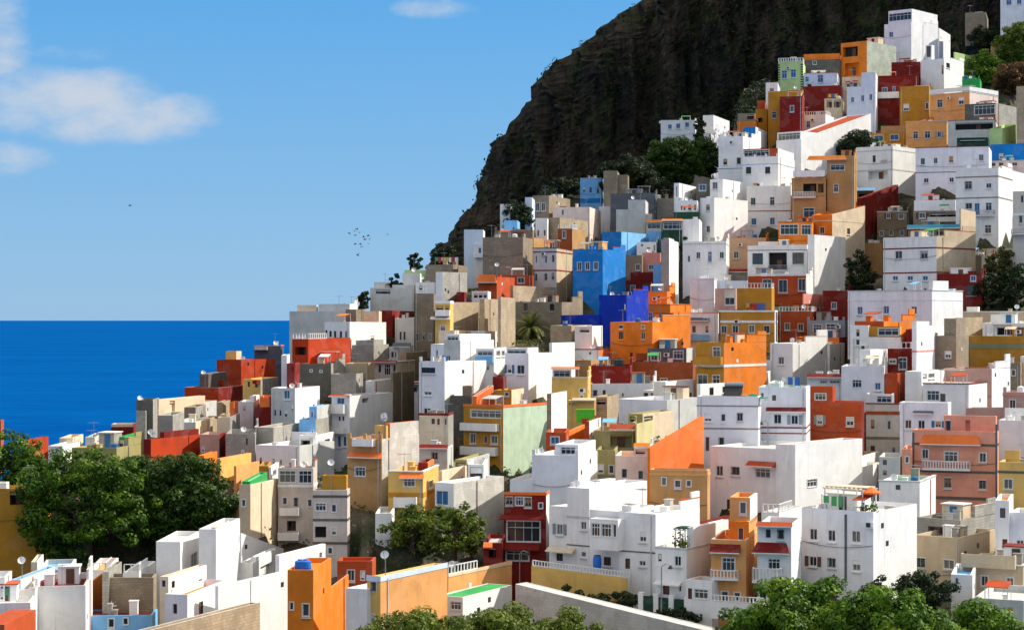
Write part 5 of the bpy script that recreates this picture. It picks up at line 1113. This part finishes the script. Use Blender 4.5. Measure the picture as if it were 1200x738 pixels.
# ------------------------------------------------------------------ loose things
BLT=flat('blue_plastic',(.02,.16,.55),.35); BLK=flat('black_plastic',(.025,.025,.028),.4); GRB=flat('green_plastic',(.10,.55,.03),.4); ORC=flat('orange_cloth',(.85,.18,.03),.8); TRP=flat('orange_tarp',(.85,.14,.02),.7); GNC=flat('green_tarp',(.02,.25,.12),.7)
def tank(lbl,hl,px,off,r,hh,mt,cat='water tank',nm='water_tank'):
    p,root=roof_pt(hl,px,off); e=empty(nm,p); tag(e,lbl,cat); m=M(); n=14
    m.tube((0,0,0),(0,0,hh*.45),r*.97,r,mt,n); m.tube((0,0,hh*.45),(0,0,hh*.5),r*1.04,r*1.04,mt,n); m.tube((0,0,hh*.5),(0,0,hh*.9),r,r*.93,mt,n); m.tube((0,0,hh*.9),(0,0,hh),r*.93,r*.5,mt,n); m.build('tank_body',e)
    l=M(); l.tube((0,0,hh),(0,0,hh+.07),r*.42,r*.4,mt,10); l.build('lid',e)
tw='vivid orange tower house carrying two blue tanks'
R(220,590,4.985); tank('blue water tank, left one of two on the orange tower',tw,X(657),1.6,.48,1.1,BLT); tank('blue water tank, right one of two on the orange tower',tw,X(688),1.3,.5,1.15,BLT)
R(590,300,5.27); tank('black rooftop water tank on the maroon low house','maroon low house with black water tank',X(715),1.2,.75,1.5,BLK)
R(560,560,5.27)
def on_front(hl,px,py,y):
    root,W,L,zr,loc=REC[hl]; x,z=loc(px,py,'f',y); return root.matrix_basis@Vector((x,y,z)),root
bh='white house with octagonal glazed bay window and aircon unit'
p,_=on_front(bh,X(737),Y(555),-.6); e=empty('blue_barrel',(p.x,p.y,p.z)); tag(e,'bright blue barrel standing under the glazed bay window','barrel')
m=M(); m.tube((0,0,0),(0,0,.35),.36,.40,BLT,14); m.tube((0,0,.35),(0,0,.85),.40,.40,BLT,14); m.tube((0,0,.85),(0,0,1.15),.40,.34,BLT,14); m.build('barrel_body',e); m=M(); m.tube((0,0,1.15),(0,0,1.2),.3,.3,DUL,12); m.build('lid',e)
# parasol
R(940,460,4.61)
hl='large white block with two rows of three windows above the trees'
def parasol(lbl,px,off,mt,hh=2.3,r=1.2):
    p,root=roof_pt(hl,px,off); e=empty('parasol',p); tag(e,lbl,'parasol'); m=M(); m.tube((0,0,0),(0,0,hh),.035,.03,WH,6); m.tube((0,0,0),(0,0,.12),.3,.25,paint('cs'),10); m.build('pole',e)
    c=M(); n=8
    for k in range(n):
        a,b=2*math.pi*k/n,2*math.pi*(k+1)/n; A=(math.cos(a)*r,math.sin(a)*r,hh-.45);B=(math.cos(b)*r,math.sin(b)*r,hh-.45)
        c.poly([A,B,(0,0,hh+.05)],mt); c.poly([A,(A[0],A[1],A[2]-.15),(B[0],B[1],B[2]-.15),B],mt)
    c.build('canopy',e)
parasol('flame orange parasol on the terrace of the large white block',X(372),2.0,ORC,2.5,.9)
def pot(lbl,hl,px,off,sz,mt):
    p,root=roof_pt(hl,px,off); e=empty('potted_plant',p); tag(e,lbl,'plant'); m=M(); m.tube((0,0,0),(0,0,.4),.2,.28,paint('bk'),10); m.build('pot',e)
    nr=np.random.default_rng(int(px)); v=nr.normal(0,1,(90,3)); v/=np.linalg.norm(v,axis=1)[:,None]; leaves(np.array([0,0,.4+sz*.6])+v*sz*nr.uniform(.4,1,90)[:,None],v,.14,LM[mt],'foliage',e,nr)
pot('yellow green potted plant at the corner of the large white block terrace',hl,X(425),.9,.6,'bright')
pot('dark potted shrub left of the orange parasol',hl,X(338),.8,.5,'mid')
def table(lbl,hl,px,off,c):
    p,root=roof_pt(hl,px,off); e=empty('table',p); tag(e,lbl,'table'); m=M(); m.box(-.5,.5,-.4,.4,.7,.75,c); m.build('table_top',e)
    for sx in(-.42,.42):
        for sy in(-.32,.32): q=M(); q.box(sx-.03,sx+.03,sy-.03,sy+.03,0,.7,WH); q.build('leg',e)
table('white table on the terrace of the large white block',hl,X(300),1.2,WH)
def pergola(lbl,hl,px0,px1,off,mt,hh=2.2,dp=2.6):
    a,root=roof_pt(hl,px0,off); b,_=roof_pt(hl,px1,off); W=(b-a).length; e=empty('pergola',a,root.rotation_euler.z); tag(e,lbl,'pergola')
    for x in(0.05,W/2,W-.05):
        for y in(0,dp): q=M(); q.box(x-.05,x+.05,y-.05,y+.05,0,hh,WH); q.build('post',e)
    m=M(); 
    for k in range(int(W/.45)+1): x=k*.45; m.box(x-.04,x+.04,-.25,dp+.25,hh+.1,hh+.2,mt)
    m.box(-.1,W+.1,-.05,.05,hh,hh+.1,WH); m.box(-.1,W+.1,dp-.05,dp+.05,hh,hh+.1,WH); m.box(-.1,W+.1,.3,dp-.3,hh+.22,hh+.25,mt); m.build('slat_roof',e)
pergola('cream slatted pergola on the large white block terrace',hl,X(120),X(330),1.3,paint('cr','roof'))
R(750,560,4.145)
g2='white house with rooftop plants and dark gate above the road'
pergola('dark green planted pergola above the white house with the gate',g2,X(170),X(222),1.0,paint('dkg','roof'),1.9,2)
pot('dense dark climbing plant in a pot on the gate house terrace',g2,X(195),.8,.9,'dark'); pot('small leafy pot beside the climbing plant on the gate house',g2,X(214),.6,.5,'mid')
# bins, tarps, solar heater, washing
R(590,430,5.27)
p,_=roof_pt('rust low house with orange roof behind the green bin',X(500),.8); e=empty('storage_bin',p); tag(e,'lime green plastic bin amid the middle clutter','bin'); m=M(); m.box(-1.1,1.1,-.5,.5,0,1.5,GRB); m.build('bin_body',e); m=M(); m.box(-1.15,1.15,-.55,.55,1.5,1.58,GRB); m.build('lid',e)
R(780,430,5.27)
def solar(lbl,hl,px,off):
    p,root=roof_pt(hl,px,off); e=empty('solar_heater',p,-.3); tag(e,lbl,'solar heater')
    m=M(); m.poly([(-1,-.8,.3),(1,-.8,.3),(1,.7,1.5),(-1,.7,1.5)],BLK); m.poly([(-1,.7,1.42),(1,.7,1.42),(1,-.8,.22),(-1,-.8,.22)],GREYM); m.build('panel',e)
    m=M(); m.tube((-1.05,.85,1.7),(1.05,.85,1.7),.28,.28,GREYM,12); m.build('tank',e)
    m=M(); 
    for x in(-.9,.9): m.tube((x,-.8,0),(x,-.8,.3),.03,.03,GREYM,4); m.tube((x,.8,0),(x,.8,1.5),.03,.03,GREYM,4)
    m.build('stand',e)
solar('grey solar heater beside the small white house with two dark doors','long lavender house with brown shutters and dark cable line',X(415),1.4)
def tarp(lbl,hl,px,off,w,mt,n=6):
    p,root=roof_pt(hl,px,off); e=empty('tarpaulin',p,root.rotation_euler.z); tag(e,lbl,'tarpaulin'); rr=random.Random(int(px)); m=M(); g={}
    for i in range(n+1):
        for j in range(n+1): g[i,j]=(w*(i/n-.5),w*.6*(j/n-.5),.25+rr.uniform(0,.55)*(1-abs(i/n-.5)*1.6))
    for i in range(n):
        for j in range(n): m.quad(g[i,j],g[i+1,j],g[i+1,j+1],g[i,j+1],mt)
    m.build('sheet',e); q=M()
    for a_ in((-1,-1),(1,-1),(-1,1),(1,1)): q.tube((a_[0]*w*.45,a_[1]*w*.26,0),(a_[0]*w*.45,a_[1]*w*.26,.5),.04,.04,GREYM,4)
    q.build('props',e)
R(1020,220,5.678); tarp('crumpled bright orange tarpaulin on the long white terrace','long white terrace house with orange tarpaulin',X(405),1.2,3.6,TRP)
R(780,430,5.27); tarp('green tarpaulin over the terrace of the white canopy house','long lavender house with brown shutters and dark cable line',X(530),1.3,3.6,GNC)
R(780,300,5.27)
def laundry(lbl,hl,px,off,n,w=3.2):
    p,root=roof_pt(hl,px,off); e=empty('washing_line',p,root.rotation_euler.z); tag(e,lbl,'washing line','washing lines on the roofs'); rr=random.Random(n)
    q=M()
    for s in(-1,1): q.tube((s*w/2,0,0),(s*w/2,0,1.9),.045,.04,GREYM,6)
    q.tube((-w/2,0,1.8),(w/2,0,1.8),.015,.015,GREYM,4); q.build('posts',e); x=-w/2+.1
    while x<w/2-.5: ww=rr.uniform(.35,.65); q=M(); q.box(x,x+ww,-.012,.012,1.8-rr.uniform(.6,1.1),1.79,rr.choice(CLO)); q.build('garment',e); x+=ww+.08
laundry('washing line full of clothes above the ochre white banded house','ochre house with white bands and four windows in a row',X(560),1.4,4)
R(400,300,5.27); laundry('colourful washing line on the brown bare house near the ridge','brown bare house with washing on its roof',X(650),1.2,7,4.2)
# street lamps
def lamp(lbl,px,y0,y1,hl,off,dirx=1):
    root,W,L,zr,loc=REC[hl]; x,z0=loc(px,y1,'f',off); _,z1=loc(px,y0,'f',off); p=root.matrix_basis@Vector((x,off,z0)); e=empty('street_lamp',p); tag(e,lbl,'street lamp'); hh=z1-z0
    g=tz(p.x,p.y)-p.z; m=M(); m.tube((0,0,min(0,g)),(0,0,hh),.07,.05,GREYM,8); m.tube((0,0,hh),(dirx*.35,-.1,hh+.28),.04,.04,GREYM,6); m.tube((dirx*.35,-.1,hh+.28),(dirx*.8,-.2,hh+.1),.04,.04,GREYM,6); m.build('pole',e)
    m=M(); m.tube((dirx*.8,-.2,hh+.15),(dirx*.8,-.2,hh-.15),.08,.3,DUL,10); m.build('lamp_head',e)
R(750,560,4.145); lamp('curved grey street lamp before the white gate house',X(104),Y(430),Y(610),g2,-2.2)
R(560,560,5.27); lamp('tall grey street lamp before the maroon glazed house',X(258),Y(465),Y(680),'maroon three storey house with white glazed bay and orange roof rim',-2.0)
R(780,430,5.27); lamp('black street lamp between the long lavender house and the white villa',X(632),Y(345),Y(475),'lavender white house with dark red canopy and orange rimmed roof',-1.6,-1)
# ------------------------------------------------------------------ birds
def birds():
    R(0,0,1.8446); pts=[(755,505),(766,500),(771,496),(768,509),(776,503),(786,513),(796,510),(799,517),(789,518),(768,528),(779,528),(781,534),(797,527),(775,549),(773,552),(838,507),(281,445)]
    rr=random.Random(2); bm=flat('bird_dark',(.03,.03,.035),.8); me=None
    for k,(a,b) in enumerate(pts):
        p=P(X(a),Y(b),170); 
        if me is None:
            m=M(); S=.32
            body=[(-.5,0,0),(-.2,.06,.03),(.2,.07,.04),(.5,0,.02)]
            for i in range(3): m.tube(tuple(S*q for q in body[i]),tuple(S*q for q in body[i+1]),S*[.02,.11,.10][i],S*[.11,.10,.03][i],bm,6)
            for s in(-1,1):
                m.poly([(S*.18,0,S*.05),(S*.05,s*S*.55,S*.33),(-S*.1,s*S*.5,S*.32),(-S*.2,0,S*.05)],bm); m.poly([(S*.05,s*S*.55,S*.33),(-S*.12,s*S*1.1,S*.2),(-S*.1,s*S*.5,S*.32)],bm)
            o=m.build('bird'); me=o.data
        else: o=bpy.data.objects.new('bird',me); COL.objects.link(o)
        o.location=p; o.rotation_euler=(rr.uniform(-.3,.3),rr.uniform(-.3,.3),rr.uniform(0,6.28))
        if k<15: tag(o,'small dark bird flying in the flock left of the village','bird','birds flying in the flock')
        elif k==15: tag(o,'lone dark bird just right of the flock','bird')
        else: tag(o,'lone dark bird far left over the open sea','bird')
birds()
# ------------------------------------------------------------------ sun, sky, camera
SAZ=math.atan2(.96,.25); SEL=rad(39)     # azimuth from +Y towards +X
sd=Vector((math.sin(SAZ)*math.cos(SEL),math.cos(SAZ)*math.cos(SEL),math.sin(SEL)))
L=bpy.data.lights.new('sun','SUN'); L.energy=SUNE; L.angle=rad(.5); L.color=(1,.94,.84); lo=bpy.data.objects.new('sun',L); COL.objects.link(lo)
lo.rotation_euler=sd.to_track_quat('Z','Y').to_euler()
w=bpy.data.worlds.new('World'); SCN.world=w; w.use_nodes=True; n=w.node_tree; n.nodes.clear()
out=n.nodes.new('ShaderNodeOutputWorld'); bg=n.nodes.new('ShaderNodeBackground'); n.links.new(bg.outputs[0],out.inputs[0])
sky=n.nodes.new('ShaderNodeTexSky'); sky.sky_type='NISHITA'; sky.sun_disc=False; sky.sun_elevation=SEL; sky.sun_rotation=SAZ; sky.air_density=1.0; sky.dust_density=.3; sky.ozone_density=2.0
tc=n.nodes.new('ShaderNodeTexCoord'); sp=n.nodes.new('ShaderNodeSeparateXYZ'); n.links.new(tc.outputs['Generated'],sp.inputs[0])
def mth(op,a,b=None,c=None):
    x=n.nodes.new('ShaderNodeMath'); x.operation=op
    for i,v in enumerate((a,b,c)):
        if v is None: continue
        if isinstance(v,(int,float)): x.inputs[i].default_value=v
        else: n.links.new(v,x.inputs[i])
    return x.outputs[0]
hs=n.nodes.new('ShaderNodeHueSaturation'); hs.inputs['Saturation'].default_value=SKYSAT; hs.inputs['Hue'].default_value=SKYHUE; hs.inputs['Value'].default_value=SKYVAL; n.links.new(sky.outputs[0],hs.inputs['Color'])
yy=mth('MAXIMUM',sp.outputs[1],.02); u=mth('DIVIDE',sp.outputs[0],yy); v=mth('DIVIDE',sp.outputs[2],yy)
cmb=n.nodes.new('ShaderNodeCombineXYZ'); n.links.new(mth('MULTIPLY',u,26.0),cmb.inputs[0]); n.links.new(mth('MULTIPLY',v,52.0),cmb.inputs[1])
nz=n.nodes.new('ShaderNodeTexNoise'); nz.inputs['Scale'].default_value=1.0; nz.inputs['Detail'].default_value=9; nz.inputs['Roughness'].default_value=.62; n.links.new(cmb.outputs[0],nz.inputs['Vector'])
tot_=None
for (cx,cy,ax,ay,wt) in [(70,118,150,46,1.25),(200,132,75,28,1.1),(130,142,130,34,1.2),(-10,60,50,70,.8),(10,185,60,25,.6),(0,10,35,35,.8),(515,10,60,16,.75),(90,65,50,14,.4),(1400,100,200,60,.8),(-300,200,180,50,.8)]:
    du=mth('DIVIDE',mth('SUBTRACT',u,(cx-600)/F),ax/F); dv=mth('DIVIDE',mth('SUBTRACT',v,-(cy-HZ)/F),ay/F)
    e=mth('MULTIPLY',mth('SUBTRACT',1.0,mth('ADD',mth('MULTIPLY',du,du),mth('MULTIPLY',dv,dv))),wt); e=mth('MAXIMUM',e,-.6)
    tot_=e if tot_ is None else mth('MAXIMUM',tot_,e)
dens=mth('ADD',tot_,mth('MULTIPLY',mth('SUBTRACT',nz.outputs['Fac'],.5),2.2))
mr=n.nodes.new('ShaderNodeMapRange'); mr.interpolation_type='SMOOTHSTEP'; mr.inputs['From Min'].default_value=.05; mr.inputs['From Max'].default_value=1.5; mr.inputs['To Max'].default_value=.82; n.links.new(dens,mr.inputs['Value'])
mx=n.nodes.new('ShaderNodeMix'); mx.data_type='RGBA'; n.links.new(mr.outputs[0],mx.inputs[0]); 
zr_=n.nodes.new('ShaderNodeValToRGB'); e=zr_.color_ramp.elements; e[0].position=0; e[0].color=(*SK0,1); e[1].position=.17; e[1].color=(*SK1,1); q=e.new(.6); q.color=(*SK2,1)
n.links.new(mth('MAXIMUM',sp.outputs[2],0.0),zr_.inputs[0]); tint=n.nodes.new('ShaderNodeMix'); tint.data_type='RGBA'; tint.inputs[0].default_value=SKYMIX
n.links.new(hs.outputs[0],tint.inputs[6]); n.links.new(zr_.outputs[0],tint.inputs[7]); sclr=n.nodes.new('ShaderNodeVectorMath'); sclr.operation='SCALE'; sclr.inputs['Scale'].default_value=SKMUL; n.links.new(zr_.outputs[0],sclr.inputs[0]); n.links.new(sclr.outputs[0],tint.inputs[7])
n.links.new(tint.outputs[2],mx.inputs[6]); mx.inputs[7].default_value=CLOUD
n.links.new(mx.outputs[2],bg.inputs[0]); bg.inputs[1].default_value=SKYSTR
cam=bpy.data.cameras.new('camera'); cam.sensor_width=36; cam.lens=36*F/1200; cam.shift_y=5/1200; cam.clip_start=1; cam.clip_end=200000
co=bpy.data.objects.new('camera',cam); COL.objects.link(co); co.rotation_euler=(rad(90),0,0); SCN.camera=co
SCN.view_settings.view_transform='Standard'; SCN.view_settings.look='None'; SCN.view_settings.gamma=1; SCN.view_settings.exposure=EXPO; SCN.view_settings.use_curve_mapping=False
print('objects',len(bpy.data.objects),'houses',sum(1 for h in HS if h['kind']=='house'))
